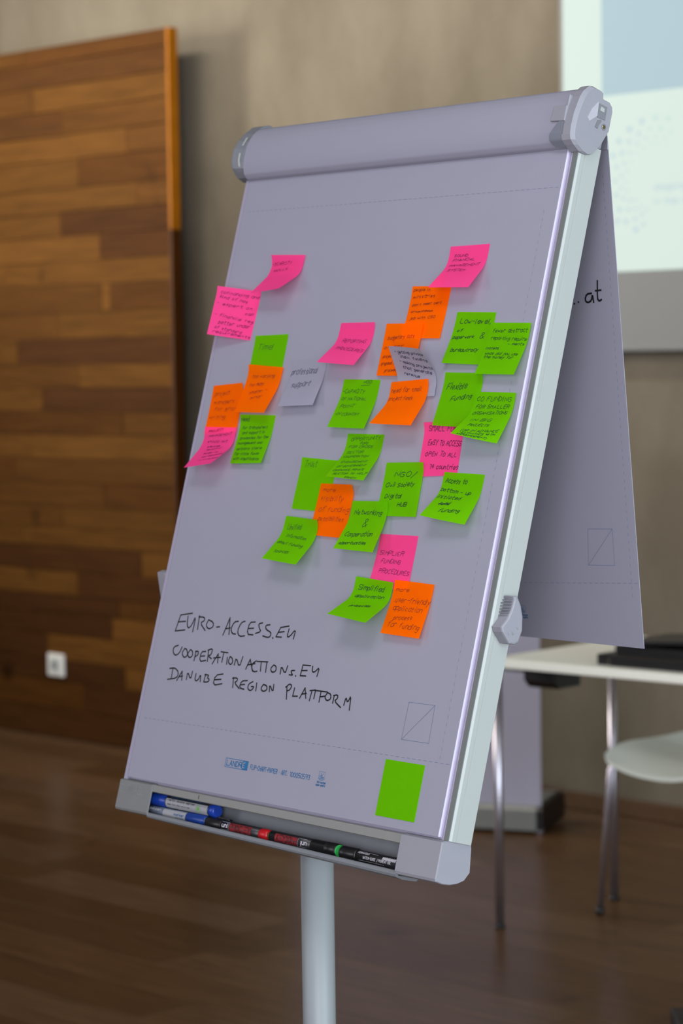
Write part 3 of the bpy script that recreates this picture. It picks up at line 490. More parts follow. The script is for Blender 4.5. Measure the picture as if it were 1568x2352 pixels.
# ------------------------------------------------------------------ chairs: white shell on splayed chrome legs
def make_chair(loc, rz, label, group):
    r = empty('shell_chair', (0, 0, 0), label, 'chair', group)
    def seat(a, b):
        # local frame: chair faces -x, x from -.21 (front lip) to +.21 (back)
        x = -.225+.44*a; v = 2*b-1; wy = .225*(1-.06*abs(2*a-1)**3)
        # rounded outline
        k = (1-abs(2*a-1)**4)**.25 if abs(2*a-1) < 1 else 0
        z = .452 - .010*(1-v*v)*(1-(2*a-1)**2) + .010*abs(v)**3 - .034*max(0, 1-a*3.0)**2 + .022*max(0, (a-.45)/.55)**2
        return Vector((x, v*wy*(.80+.20*k), z + .012*abs(v)**2))
    MB().grid(seat, 20, 16, lambda a, b: seat(a, b) - Vector((0, 0, .012))).build('seat', M_SHELL, r)
    def back(a, b):
        v = 2*b-1; h = .5+.34*a; x = .235+.075*a+.045*(1-v*v)*.9-.02
        return Vector((x, v*(.215-.03*abs(2*a-1)**3), h+.02*(1-abs(v)**3)*a))
    MB().grid(back, 12, 16, lambda a, b: back(a, b) + Vector((.010, 0, 0))).build('backrest', M_SHELL, r)
    for sy in (-1, 1):
        MB().tube([(.12, sy*.15, .432), (.215, sy*.16, .47), (.25, sy*.165, .56), (.295, sy*.165, .74)], .009, 12).build('back_support', M_CHROME, r)
    for sx, sy in ((-1, -1), (-1, 1), (1, -1), (1, 1)):
        l_ = MB().tube([(sx*.225, sy*.205, .008), (sx*.200, sy*.185, .405), (sx*.185, sy*.175, .437)], .0085, 14).build('leg', M_CHROME, r)
        MB().tube([(sx*.226, sy*.206, 0), (sx*.2245, sy*.205, .02)], .0115, 12).build('foot_cap', M_BLACK, l_, r)
    MB().tube([(-.15, -.15, .43), (-.15, .15, .43)], .007, 10).build('cross_tube', M_CHROME, r)
    MB().tube([(.14, -.15, .43), (.14, .15, .43)], .007, 10).build('cross_tube', M_CHROME, r)
    r.location = loc; r.rotation_euler.z = rz
    return r
CH_R = math.radians(80)
def chair_at(foot, rz, corner=(-.225, .205)):
    cx, cy = corner; ca, sa = math.cos(rz), math.sin(rz)
    return (foot[0]-(ca*cx-sa*cy), foot[1]-(sa*cx+ca*cy), 0)
make_chair(chair_at((-4.393, 5.236), CH_R), CH_R, 'white shell chair with chrome legs pushed in under the table', None)
# something black that just reaches into the lower right corner
mb = MB(); mb.box((-3.42, 4.38, .02), (.30, .05, .04), rot=math.radians(-46), bevel=.006)
bb = own(mb.build('floor_block', M_BLACK)); tag(bb, 'black block on the floor, just showing in the lower right corner', 'block')
# ------------------------------------------------------------------ black case lying on the table
def cl(x, y, z): return tl(x, y, .7405+z)
kc = empty('black_case', cl(.75, .2, 0), 'black case with its lid raised a little, lying on the table', 'case')
pf = [(0, 0), (0, .022), (.010, .030), (.03, .031), (.03, .052), (.28, .052), (.28, 0)]
MB().prism([cl(.36, .04+a, b) for a, b in pf], [cl(.95, .04+a, b) for a, b in pf], bevel=.006).build('case_body', M_BLACK, kc)
mbk = MB().prism([cl(.315, .05, 0.0), cl(.315, .30, 0.0), cl(.315, .30, .028), cl(.315, .05, .028)], [cl(.365, .045, 0), cl(.365, .31, 0), cl(.365, .31, .031), cl(.365, .045, .031)], bevel=.008)
mbk.build('rounded_end', M_BLACK, kc)
MB().prism([cl(.37, .06, .056), cl(.37, .30, .056), cl(.37, .30, .062), cl(.37, .06, .062)], [cl(.95, .06, .084), cl(.95, .30, .084), cl(.95, .30, .10), cl(.95, .06, .10)], bevel=.002).build('lid', mat('case_lid', (.010, .010, .011), .35, noise=(30, .1)), kc)
MB().tube([cl(.372, .2, .050), cl(.372, .2, .060)], .006, 8).build('hinge', M_BLACK, kc)

# ------------------------------------------------------------------ flip chart easel
O = Vector((-2.8687713, 2.32384499, .93189319)); U = Vector((.99888114, -.04729131, 0)); V = Vector((.01296939, .27393789, .96165993)); N = Vector((-.04547816, -.96058397, .27424473))
def B(u, v, n): return O + U*u + V*v + N*n
ea = empty('flip_chart_easel', (-2.531, 2.393, 0), 'white and grey flip chart easel on a single pole, tilted back', 'easel')
def nv(prof, u0, u1, mb=None, smooth=False, bevel=0, seg=2):
    return (mb or MB()).prism([B(u0, v, n) for n, v in prof], [B(u1, v, n) for n, v in prof], smooth, bevel, seg)
def uvp(loop, n0, n1, mb=None, bevel=0): return (mb or MB()).prism([B(u, v, n0) for u, v in loop], [B(u, v, n1) for u, v in loop], False, bevel)
UC = .340
uvp([(-.006, -.004), (.686, -.004), (.686, .96), (-.006, .96)], -.030, -.0115).build('board_panel', M_ALUG, ea)
def rail(u_in, u_out, name):
    s = 1 if u_out > u_in else -1
    cs = [(u_in, -.003), (u_out-s*.006, -.003), (u_out-s*.0022, -.0042), (u_out, -.008), (u_out, -.0150), (u_out-s*.0009, -.0154), (u_out-s*.0009, -.0160), (u_out, -.0164), (u_out, -.044), (u_in, -.044)]
    return MB().prism([B(u, -.003, n) for u, n in cs], [B(u, .945, n) for u, n in cs]).build(name, M_ALU, ea)
rail(.6845, .6930, 'side_rail'); rail(-.0015, -.0105, 'side_rail')
uvp([(.6835, -.003), (.6918, -.003), (.6918, .935), (.6835, .935)], -.0036, -.0022).build('gap_strip', mat('gap_grey', (.135, .15, .145), .6, noise=(40, .03)), ea)  # dark strip added in place of the open gap between pad and rail
# top cap, right
tc = [(-.0033, 1.0181), (-.0100, 1.0195), (-.0175, 1.0192), (-.0229, 1.0171), (-.0243, 1.0099), (-.0375, 1.0096), (-.0440, 1.0050), (-.0461, .9990), (-.0458, .9716), (-.0356, .9494), (-.0221, .9323), (-.0151, .9292), (-.006, .9305), (.0057, .9355), (.013, .9405), (.0160, .9470), (.0170, .9582), (.0158, .9740), (.0131, .9873), (.0100, .9995), (.0054, 1.0087)]
tc2 = [(n+.0055*(1 if n > -.02 else .1), v+(.002 if v > .97 else -.001)) for n, v in tc]
mb = MB(); mb.prism([B(.679, v, n) for n, v in tc2], [B(.6945, v, n) for n, v in tc2], bevel=0)
mb.build('top_cap', M_PLAST, ea)
mb = MB(); mb.prism([B(.6945, v, n) for n, v in tc2], [B(.6985, v, n) for n, v in tc], bevel=0); caps = mb.build('cap_face', M_PLAST, ea)
def on_side(u, loop, th, name, m_, par=ea, bev=0): return nv(loop, u-th, u+.0004, bevel=bev).build(name, m_, par, ea)
on_side(.6990, [(-.0179, 1.002), (-.0339, 1.0018), (-.0343, .9834), (-.0186, .9827)], .002, 'latch_slot', M_PLASTD, caps)
on_side(.6995, [(-.0222, .9988), (-.0292, .9981), (-.0295, .9927), (-.0215, .9931)], .002, 'latch_block', M_ALU, caps)
on_side(.6988, [(-.0163, 1.0038), (-.0062, .9909), (-.001, .9767), (-.0055, .9727), (-.0185, .9845), (-.0172, 1.0017)], .002, 'latch_recess', mat('recess_plastic', (.37, .37, .42), .5, noise=(60, .03)), caps)
on_side(.6990, [(-.0205, .9790), (-.0178, .9691), (-.0232, .9680), (-.0245, .9740), (-.0285, .9800), (-.0265, .9815)], .002, 'latch_hook', M_PLASTD, caps)
MB().tube([B(.697, .9741, -.0346), B(.6992, .9741, -.0346)], .0046, 18).build('screw_hole', M_PLASTD, caps, ea)
MB().tube([B(.697, .9741, -.0346), B(.6997, .9741, -.0346)], .0026, 14).build('screw', mat('brass_screw', (.5, .46, .25), .3, 1, noise=(60, .05)), caps, ea)
nv([(-.0456, .9716), (-.0456, .948), (-.0340, .944), (-.0300, .955)], .676, .690).build('cap_neck', M_PLAST, ea)
# tab of the right cap, clamped over the paper roll
uvp([(.6545, .9665), (.6815, .9650), (.6815, .9865), (.6570, .9875)], .015, .0238, bevel=.0012).build('clamp_tab', M_PLAST, ea)
uvp([(.674, .9875), (.6805, .9855), (.6805, 1.002), (.6790, 1.004)], .012, .0205, bevel=.001).build('clamp_tab', M_PLAST, ea)
# left cap
lc = [(-.0178, 1.0303), (-.003, 1.0235), (.0111, 1.008), (.0205, .993), (.0262, .9781), (.0262, .967), (.0253, .9582), (.0213, .9483), (.0069, .9372), (-.0063, .9345), (-.040, .945), (-.048, .98), (-.046, 1.01), (-.034, 1.027)]
nv(lc, -.024, -.0205, bevel=.002).build('top_cap', M_PLASTD, ea)
MB().prism([B(-.0205, v, n) for n, v in lc], [B(.0005, .977+(v-.977)*.985, -.008+(n+.008)*.86) for n, v in lc]).build('cap_face', M_PLASTD, ea)
for pts in ([(.0165, .9990), (.0205, .9890), (.0222, .984)], [(.0243, .9715), (.0238, .960), (.0205, .9515), (.012, .9445)]):
    mb = MB()
    for (n0, v0), (n1, v1) in zip(pts, pts[1:]): mb.poly([B(-.0085, v0, n0+.0004), B(-.0045, v0, n0-.0002), B(-.0045, v1, n1-.0002), B(-.0085, v1, n1+.0004)])
    mb.build('cap_slot', M_ALU, ea)
# clamp bar end seen at the right under the roll
mb = MB(); kpts = [(.0215, .972), (.0232, .962), (.0232, .950), (.0185, .940), (.010, .9335)]
def cb(a, b):
    i = min(int(a*4), 3); f_ = a*4-i; n = kpts[i][0]*(1-f_)+kpts[i+1][0]*f_; v = kpts[i][1]*(1-f_)+kpts[i+1][1]*f_
    ul = .6555+.0215*(1-min(1, a*1.7))**1.0 + .006*max(0, a-.75)*4
    return B(ul+(.681-ul)*b, v, n)
mb.grid(cb, 16, 6).build('clamp_bar', mat('bar_grey', (.16, .175, .21), .5, noise=(60, .03)), ea)
# knobs that hold the side arms
kf = [(-.0176, .3253), (-.0252, .3269), (-.0349, .3159), (-.042, .3024), (-.046, .2846), (-.0424, .2681), (-.0355, .264), (-.0264, .2632), (-.0097, .2756), (-.0061, .2814), (-.0151, .2952), (-.0193, .309), (-.0203, .3203)]
kb = [(n*.98-.001, v-.0005) for n, v in kf]
k1 = MB().prism([B(.6895, v, n) for n, v in kb], [B(.712, v, n) for n, v in kf], bevel=.0025).build('side_knob', M_PLAST, ea)
for i in range(8):
    v = .3235-i*.0042; n = -.0182+.0016*math.sin(i*.5)+.0004*i
    MB().box(B(.701, v, n-.0012), (.018, .0022, .0016)).build('grip_rib', M_PLASTD, k1, ea)
P_ = lambda a, b: (B(.712, b, a), U)
mb = MB()
for q in ([(-.0195, .2765), (-.0215, .2735)], [(-.0265, .279), (-.028, .2755), (-.0305, .2775)], [(-.033, .2865), (-.0365, .284)]): ribbon(mb, q, .0008, P_, .0002)
mb.build('knob_marks', M_PLASTD, k1, ea)
kl = [(.0002, .3120), (-.0079, .3172), (-.0171, .3185), (-.0400, .3100), (-.0420, .2800), (-.0300, .2620), (-.0220, .2640), (-.0110, .2870)]
MB().prism([B(-.0098, v, n) for n, v in kl], [B(-.0315, v, n) for n, v in kl], bevel=.0025).build('side_knob', M_PLAST, ea)
# pen tray with end caps; it hangs a touch lower at its right end
def tv(u, v): return v - .0085*max(0, u-.07)/.54*(abs(v)/.054) if v < -.006 else v
def tray(prof, u0, u1, name, m_, bevel=0, seg=2, par=ea):
    return MB().prism([B(u0, tv(u0, v), n) for n, v in prof], [B(u1, tv(u1, v), n) for n, v in prof], False, bevel, seg).build(name, m_, par, ea)
tray([(.0022, -.0055), (.0022, -.0148), (.0005, -.0158), (-.045, -.0158), (-.045, -.004), (-.002, -.004)], .067, .613, 'tray_beam', M_TRAY)
tray([(-.041, -.015), (-.041, -.0515), (-.002, -.0515), (-.0015, -.0472), (.0002, -.0462), (.0020, -.0472), (.0026, -.0510), (.0010, -.0535), (-.012, -.0555), (-.036, -.0545), (-.045, -.048), (-.045, -.015)], .067, .613, 'pen_tray', mat('shaded_aluminium', (.17, .185, .20), .5, 0, .3, noise=(50, .03)))  # trough metal toned down to carry the shade inside the tray
cp = [(.0047, -.0060), (-.006, -.0022), (-.018, -.0002), (-.0285, .0006), (-.040, -.0002), (-.0483, -.0021), (-.0500, -.0067), (-.0553, -.0383), (-.0475, -.0498), (-.0355, -.0556), (-.0228, -.0586), (-.0096, -.0593), (.0030, -.0575), (.0047, -.0540)]
def end_cap(prof, u_open, u_end, m_):
    """hollow cap: open towards the tray, closed at its outer end"""
    cn, cv = -.0245, -.029; s_ = 1 if u_end > u_open else -1; n_ = len(prof)
    inn = [(cn+(n-cn)*.90, cv+(v-cv)*.90) for n, v in prof]; mb = MB(); bm = mb.bm
    rings = [[bm.verts.new(B(u, v, n)) for n, v in pr] for u, pr in ((u_end-s_*.012, inn), (u_open, inn), (u_open, prof), (u_end-s_*.0015, prof), (u_end, [(cn+(n-cn)*.965, cv+(v-cv)*.965) for n, v in prof]))]
    fs = [bm.faces.new(rings[0]), bm.faces.new(rings[-1])]
    for A, B_ in zip(rings, rings[1:]):
        for k in range(n_): fs.append(bm.faces.new((A[k], A[(k+1) % n_], B_[(k+1) % n_], B_[k])))
    bmesh.ops.recalc_face_normals(bm, faces=fs)
    return mb.build('tray_end_cap', m_, ea)
end_cap(cp, .6115, .6895, M_PLAST)
cpl = [(n, v*.88 if v < -.03 else v) for n, v in cp]
e_ = end_cap(cpl, .0690, -.0105, mat('cap_grey', (.175, .182, .182), .5, noise=(60, .03)))
BP = lambda n0: (lambda u, v: (B(u, v, n0), N))
mb = MB(); flat_text(mb, 'EUROPEL', (-.004, -.0235), (.053, -.0235), .0105, .0014, BP(.0047), .0003); mb.build('raised_lettering', mat('cap_letter', (.215, .225, .23), .5, noise=(60, .03)), e_, ea)
mb = MB(); ribbon(mb, [(.1785, -.0075), (.1787, -.0125)], .0012, BP(.0022), .0002); mb.build('tray_mark', M_INK, ea)
# pole, hinge and foot
MB().tube([(-2.531, 2.393, .02), (-2.531, 2.393, .985)], .0237, 40).build('pole', mat('pole_white', (.235, .258, .272), .45, noise=(30, .02)), ea)
uvp([(.30, .02), (.368, .02), (.368, .16), (.30, .16)], -.072, -.030, bevel=.006).build('hinge_block', M_PLASTD, ea)
mb = MB(); rr = [.30, .30, .29, .06, .032, .0245]; zz = [0, .012, .018, .030, .045, .09]
mb.tube([(-2.531, 2.393, z) for z in zz], rr, 48).build('round_foot', M_ALU, ea)

# ------------------------------------------------------------------ flip chart pad
pd = empty('flip_chart_pad', B(.34, .47, -.006), 'white flip chart paper pad clamped on the easel, covered with sticky notes', 'paper pad')
PWD = .6745
uvp([(-.0088, -.0040), (.6815, -.0040), (.6815, .936), (-.0088, .936)], -.0110, -.0060).build('backing_sheets', M_PAPER2, pd)
sh = uvp([(0, 0), (PWD, 0), (PWD, .938), (0, .938)], -.0060, 0).build('front_sheets', M_PAPER, pd)
uvp([(-.0088, -.0040), (-.0014, -.0040), (-.0014, .935), (-.0088, .935)], -.0060, -.0006).build('sheet_edge', M_PAPER2, pd)
# cut edge of the stack and a slightly wavy loose sheet edge at the right
M_CUT = mat('lit_paper_edge', (.60, .58, .74), .7, noise=(40, .02))  # paper colour lightened to stand in for light from the right
uvp([(PWD, 0), (PWD+.0008, 0), (PWD+.0008, .936), (PWD, .936)], -.0062, .0001).build('cut_edge', M_CUT, pd)
mb = MB(); mb.grid(lambda a, b: B(.6815+.0012*math.sin(a*17)*a*a, -.004+.94*a, -.0062+.0035*b), 40, 2).build('sheet_edge', M_CUT, pd)
# roll of turned-over sheets over the top bar
RP = [(.0006, .9335), (.0070, .9348), (.0138, .9400), (.0180, .9500), (.0200, .9620), (.0199, .9745), (.0185, .9860), (.0150, .9975), (.0100, 1.0070), (.0040, 1.0145), (-.004, 1.0198), (-.013, 1.0225), (-.024, 1.0222), (-.036, 1.0180), (-.048, 1.0110), (-.060, 1.0010), (-.070, .9890), (-.0770, .9760), (-.0800, .9680), (-.0815, .9600)]
def rollp(a, b, off=0):
    k = a*(len(RP)-1); i = min(int(k), len(RP)-2); f_ = k-i; n = RP[i][0]*(1-f_)+RP[i+1][0]*f_; v = RP[i][1]*(1-f_)+RP[i+1][1]*f_
    c_n, c_v = -.012, .977; L = math.hypot(n-c_n, v-c_v)
    return B(.0005+(.6785-.0105*min(1, max(0, (a-.55)/.15)))*b, v-(v-c_v)/L*off, n-(n-c_n)/L*off)
MB().grid(lambda a, b: rollp(a, b), 68, 12, lambda a, b: rollp(a, b, .0016)).build('rolled_sheets', M_PAPER, pd)
def hang(a, b, off=0):
    """turned-over sheets that hang down behind the easel: a down, b across"""
    z = 1.841-.7008*a; x = -2.1855+.0015*a - .66*(1-b)
    y = 2.634+.0690*a + .0473*(-2.1855-x) + .006*math.sin(a*4.2)*(1-b) + .004*math.sin(b*5+a*3)*a*(1-b)
    return Vector((x, y+off, z-.012*(1-b)*a*0))
hs = MB().grid(lambda a, b: hang(a, b), 40, 24, lambda a, b: hang(a, b, .0012)).build('turned_sheets', M_PAPER, pd)
def HP(x, z):
    a = (1.841-z)/.7008; b = 1-(-2.1855-x+.0015*a)/.66
    return (hang(a, b), Vector((-.047, -.99, -.097)))
mb = MB(); LA = 1.0
for q in ([(-2.2351,1.639),(-2.2446,1.6381),(-2.2486,1.6301),(-2.2442,1.6258),(-2.2361,1.6286),(-2.2336,1.6378),(-2.2322,1.6262)], [(-2.2225,1.6559),(-2.2248,1.6318),(-2.2221,1.6275),(-2.2172,1.6297)], [(-2.2275,1.6422),(-2.2169,1.6426)], [(-2.2615,1.6277),(-2.2610,1.6271)], [(-2.2697,1.6256),(-2.2691,1.6250)]):
    ribbon(mb, chaikin(q), .0027, HP, .0004)
mb.build('handwriting', M_INK, hs, pd)
mb = MB()
for q in ([(-2.2747,1.306),(-2.2279,1.308)], [(-2.2279,1.308),(-2.2279,1.2559)], [(-2.2279,1.2559),(-2.2781,1.2539)], [(-2.2781,1.2539),(-2.2747,1.306)], [(-2.2781,1.2539),(-2.2279,1.308)]): ribbon(mb, q, .0006, HP, .0003)
for i in range(60):
    x = -2.83+i*.0108; ribbon(mb, [(x, 1.2212+(x+2.4079)*.0528), (x+.006, 1.2212+(x+.006+2.4079)*.0528)], .0006, HP, .0003)
for i in range(55): ribbon(mb, [(-2.1984, 1.80-i*.0108), (-2.1984, 1.796-i*.0108)], .0006, HP, .0003)
mb.build('printed_guides', M_PALE, hs, pd)['kind'] = 'stuff'
def icon(mb, P, u, v, s, lift):
    for a, b, c, d in ((.004, .0137, .0057, .0137), (.0057, .0137, .007, .0137)): ribbon(mb, [(u+a*s, v+b*s), (u+c*s, v+d*s)], .0005, P, lift)
    ribbon(mb, [(u+.0025*s, v+.019*s), (u+.0145*s, v+.019*s)], .0004, P, lift); ribbon(mb, [(u+.0145*s, v+.019*s), (u+.0145*s, v+.009*s)], .0004, P, lift); ribbon(mb, [(u+.0025*s, v+.019*s), (u+.0025*s, v+.009*s)], .0004, P, lift)
    ribbon(mb, [(u+.0065*s, v+.0165*s), (u+.0085*s, v+.0125*s), (u+.0105*s, v+.0165*s)], .0008, P, lift)
    for k, (a, b) in enumerate(((.004, .0125), (.003, .0135), (.0045, .012))): ribbon(mb, [(u+a*s, v+(.0118-k*.0018)*s), (u+b*s, v+(.0118-k*.0018)*s)], .0009, P, lift)
    flat_text(mb, '100 recycled', (u+.001*s, v+.0038*s), (u+.018*s, v+.0038*s), .0024*s, .0006, P, lift); flat_text(mb, 'paper quality', (u, v+.0002*s), (u+.0185*s, v+.0002*s), .0024*s, .0006, P, lift)
mb = MB(); icon(mb, HP, -2.424, 1.168, 1.0, .0003); mb.build('printed_emblem', M_PRINT, hs, pd)
# writing and print on the front sheet
SF = BP(0.0)
mb = MB()
for q in BIG: ribbon(mb, chaikin([tuple(p) for p in q]) if len(q) > 3 else [tuple(p) for p in q], .00205, SF, .0003)
mb.build('handwriting', M_INK, sh, pd)
mb = MB()
R_ = [(.2203, .0402), (.2706, .0402), (.2706, .0528), (.2203, .0528)]
for a, b in zip(R_, R_[1:]+R_[:1]): ribbon(mb, [a, b], .0009, SF, .0003)
mb.poly([B(u, v, .0003) for u, v in ((.2588, .0402), (.2706, .0402), (.2706, .0528), (.2600, .0528))])
mb.poly([B(.2612+.0056*math.cos(k*math.pi/10), .0465+.0056*math.sin(k*math.pi/10), .00035) for k in range(20)])
flat_text(mb, 'LANDR', (.2236, .0426), (.2568, .0426), .0074, .0013, SF, .0003)
flat_text(mb, 'FLIP-CHART-PAPIER', (.2768, .0428), (.3362, .0428), .0064, .0009, SF, .0003); flat_text(mb, '.', (.3412, .0455), (.3424, .0455), .002, .0012, SF, .0003)
flat_text(mb, 'ART.', (.3452, .0428), (.3585, .0428), .0064, .0009, SF, .0003); flat_text(mb, '100050593', (.3635, .0428), (.4062, .0428), .0064, .0009, SF, .0003)
icon(mb, SF, .4212, .0368, 1.05, .0003)
mb.build('printed_logo', M_PRINT, sh, pd)
mb = MB(); flat_text(mb, 'E', (.2594, .0430), (.2636, .0430), .0066, .0012, SF, .00045); ribbon(mb, [(.2625, .0500), (.2636, .0512)], .0010, SF, .00045); mb.build('printed_letter', M_PAPER, sh, pd)
mb = MB()
R_ = [(.5733, .168), (.6236, .1681), (.6250, .1175), (.5722, .1173)]
for a, b in list(zip(R_, R_[1:]+R_[:1])) + [(R_[3], R_[1])]: ribbon(mb, [a, b], .0006, SF, .0003)
for i in range(62):
    u = .012+i*.0107
    ribbon(mb, [(u, .0905+.006*u), (u+.0055, .0905+.006*(u+.0055))], .0006, SF, .0003); ribbon(mb, [(u, .883-.004*u), (u+.0055, .883-.004*u)], .0005, SF, .0003)
for i in range(70): ribbon(mb, [(.6515, .10+i*.0108), (.6515, .104+i*.0108)], .0005, SF, .0003)
mb.build('printed_guides', M_PALE, sh, pd)['kind'] = 'stuff'

# ------------------------------------------------------------------ sticky notes
NS = .076
NM = {'pink': note_mat('pink_note', (.66, .050, .200)), 'green': note_mat('green_note', (.102, .355, .002)), 'orange': note_mat('orange_note', (.69, .106, .001)), 'white': note_mat('white_note', (.275, .275, .34), .35)}
INK = {'pink': mat('ink_on_pink', (.10, .008, .06), .8, noise=(60, .2)), 'green': mat('ink_on_green', (.008, .055, .010), .8, noise=(60, .2)), 'orange': mat('ink_on_orange', (.16, .022, .002), .8, noise=(60, .2)), 'white': mat('ink_on_white', (.045, .045, .10), .8, noise=(60, .2))}
DARKER = {'N21': (.025, .12, .006), 'N15': (.02, .10, .006), 'N22': (.025, .12, .006), 'N23': (.22, .03, .003), 'N30': (.19, .026, .003)}
def note_surface(q, base, rev):
    u0, v0, r, kL, kR, h, eL, eR = q; cr, sr = math.cos(r), math.sin(r)
    def f(s, t):
        tt = 1-t if rev else t; l = tt*NS; l0 = .2*NS; k = kL+(kR-kL)*s
        if abs(k) < 1e-3: k = 1e-3
        m_ = min(max(l-l0, 0), .33*NS); th = k*m_; m2 = max(l-l0-.33*NS, 0)   # flat, then a bend, then straight
        y = min(l, l0)+math.sin(th)/k+m2*math.cos(th); n = base+(1-math.cos(th))/k+m2*math.sin(th) + (eL+(eR-eL)*s)*max(1-tt/.22, 0)**2
        x = (s-.5)*NS; n += h*(x+math.copysign(NS/2, h)); y = y if rev else -y
        return B(u0+cr*x-sr*y, v0+sr*x+cr*y, n)
    def P(s, t):
        p = f(s, t); nn = (f(s+.01, t)-f(s-.01, t)).cross(f(s, t-.01)-f(s, t+.01)).normalized()
        return p, nn
    return f, P
for k, (col, base, q, rev) in NOTES.items():
    f, P = note_surface(q, base, rev)
    mid = f(.5, .1)
    mb = MB(); mb.grid(lambda a, b: f(a, b), 10, 20)
    me_root = mb.build('sticky_note', NM[col])
    me_root.data.transform(Matrix.Translation(-mid)); me_root.location = mid
    tag(me_root, LABELS[k], 'sticky note', 'sticky notes on the flip chart')
    mb = MB(); W_ = .0085 if col != 'white' else .0105
    if k in ('N16', 'N18', 'N24', 'N26', 'N27', 'N29', 'N20', 'N13'): W_ = .0115
    for tx_, s0, t0_, s1, t1, h in TEXT[k]:
        d = (s1-s0, t1-t0_)
        wl = min(W_, h*.26) if tx_ != '_' else W_
        for st in (strokes(tx_) if tx_ != '_' else [[(0, 0), (1, 0)]]):
            ribbon(mb, [(s0+d[0]*x+.10*h*y, t0_+d[1]*x-h*y) for x, y in st], wl, P, .00035)
    im = INK[col]
    if k in DARKER: im = mat('ink_'+k.lower(), DARKER[k], .8, noise=(60, .2))
    mb.build('handwriting', im, me_root)
# the plain flat note at the lower right of the sheet
su, sv = .5884, .0502
mb = MB(); mb.prism([B(su+a*NS/2, sv+b*NS/2, .0003) for a, b in ((-1, -1), (1, -1), (1, 1), (-1, 1))], [B(su+a*NS/2, sv+b*NS/2, .0007) for a, b in ((-1, -1), (1, -1), (1, 1), (-1, 1))])
o = mb.build('sticky_note', NM['green']); mid = B(su, sv, .0005); o.data.transform(Matrix.Translation(-mid)); o.location = mid
tag(o, 'blank green sticky note lying flat at the bottom right of the sheet', 'sticky note', 'sticky notes on the flip chart')

# ------------------------------------------------------------------ pens in the tray
def pen(name, label, secs, v, n, extras=None, dv=0):
    """secs: (part, material, [(u, radius)...]) along the tray"""
    us = [u for s in secs for u, _ in s[2]]; uc = (min(us)+max(us))/2
    ax = lambda u: B(u, v+dv*(u-uc), n)
    r = empty(name, ax(uc), label, 'marker pen')
    out = []
    for part, m_, pr in secs: out.append(MB().tube([ax(u) for u, _ in pr], [q for _, q in pr], 24).build(part, m_, r))
    def S(rad):
        def P(u, a):   # a: arc length up from straight ahead
            ph = a/rad; d = N*math.cos(ph)+V*math.sin(ph); return ax(u)+d*rad, d
        return P
    if extras: extras(r, out, S)
    return r
M_BLUE = mat('blue_plastic', (.008, .04, .30), .3, noise=(60, .05)); M_BLUE2 = mat('blue_cap', (.006, .035, .21), .35, noise=(60, .05)); M_RED = mat('red_plastic', (.42, .008, .012), .35, noise=(60, .05)); M_GRN = mat('green_plastic', (.01, .25, .04), .4, noise=(60, .05))
M_LAB = mat('pen_label', (.30, .31, .33), .5, noise=(60, .05)); M_WTXT = mat('white_print', (.42, .42, .45), .6, noise=(60, .05)); M_RTXT = mat('red_print', (.20, .010, .014), .6, noise=(60, .05)); M_BARREL = mat('barrel_black', (.016, .016, .018), .35, noise=(60, .1)); M_GRTXT = mat('green_print', (.10, .36, .05), .6, noise=(60, .05)); M_BTXT = mat('blue_text', (.02, .09, .22), .6, noise=(60, .05)); M_PALEB = mat('grey_blue_plastic', (.12, .15, .20), .35, noise=(60, .05))
NP = -.0165
def x1(r, out, S):
    P = S(.0093); mb = MB(); mb.grid(lambda a, b: P(.0925+.0985*a, -.0105+.0155*b)[0]+P(.0925+.0985*a, -.0105+.0155*b)[1]*.00015, 8, 8).build('label', M_LAB, r)
    mb = MB(); flat_text(mb, 'refill. board marker', (.098, .0015), (.162, .0012), .0028, .0006, P, .0004, True); flat_text(mb, 'keep flat when not in use', (.098, -.004), (.150, -.0042), .0016, .0004, P, .0004, True); mb.build('label_print', M_BARREL, r)
    mb = MB(); ribbon(mb, [(.1705+.0052*math.cos(t*.4), -.0025+.0052*math.sin(t*.4)) for t in range(17)], .0007, P, .0004); mb.poly([P(.1705+.0028*math.cos(t), -.0020+.0024*math.sin(t))[0]+N*.0006 for t in (0, .8, 1.6, 2.4, 3.1, 3.9, 4.7, 5.5)]); ribbon(mb, [(.1705, -.002), (.1695, -.006)], .0009, P, .0004); mb.build('leaf_emblem', M_GRTXT, r)
    mb = MB(); flat_text(mb, 'board marker', (.102, .0068), (.178, .0068), .0030, .0008, P, .0004); mb.build('barrel_print', M_BTXT, r)
pen('whiteboard_marker', 'blue board marker with a white label, on top at the left tray end',
    [('barrel', M_BARREL, [(.088, .0093), (.193, .0093)]), ('cap', M_BLUE, [(.030, .0086), (.032, .0095), (.0895, .0097), (.0905, .0094)]), ('end_plug', M_BLUE, [(.192, .0090), (.194, .0098), (.2035, .0098), (.2055, .0080)])], -.0248, NP, x1)
def x2(r, out, S):
    P = S(.0075); mb = MB(); mb.grid(lambda a, b: P(.089+.053*a, -.006+.012*b)[0]+P(.089+.053*a, -.006+.012*b)[1]*.00015, 8, 6).build('label', M_LAB, r)
    mb = MB(); flat_text(mb, 'marker', (.116, -.001), (.140, -.001), .003, .0008, P, .0004); flat_text(mb, 'dry wipe', (.120, -.0045), (.138, -.0045), .0016, .0004, P, .0004); mb.build('label_print', M_BTXT, r)
    mb = MB(); flat_text(mb, 'H', (.058, .0005), (.066, .0005), .004, .0009, P, .0004); flat_text(mb, 'pen', (.070, .0012), (.084, .0012), .0035, .0007, P, .0004); mb.build('barrel_print', M_WTXT, r)
pen('whiteboard_marker', 'slim grey and white marker with a blue cap, lying under the blue marker',
    [('barrel', M_PALEB, [(.020, .0073), (.145, .0075)]), ('cap', M_BLUE2, [(.1435, .0080), (.146, .0086), (.186, .0088), (.1885, .0078)])], -.0418, NP, x2)
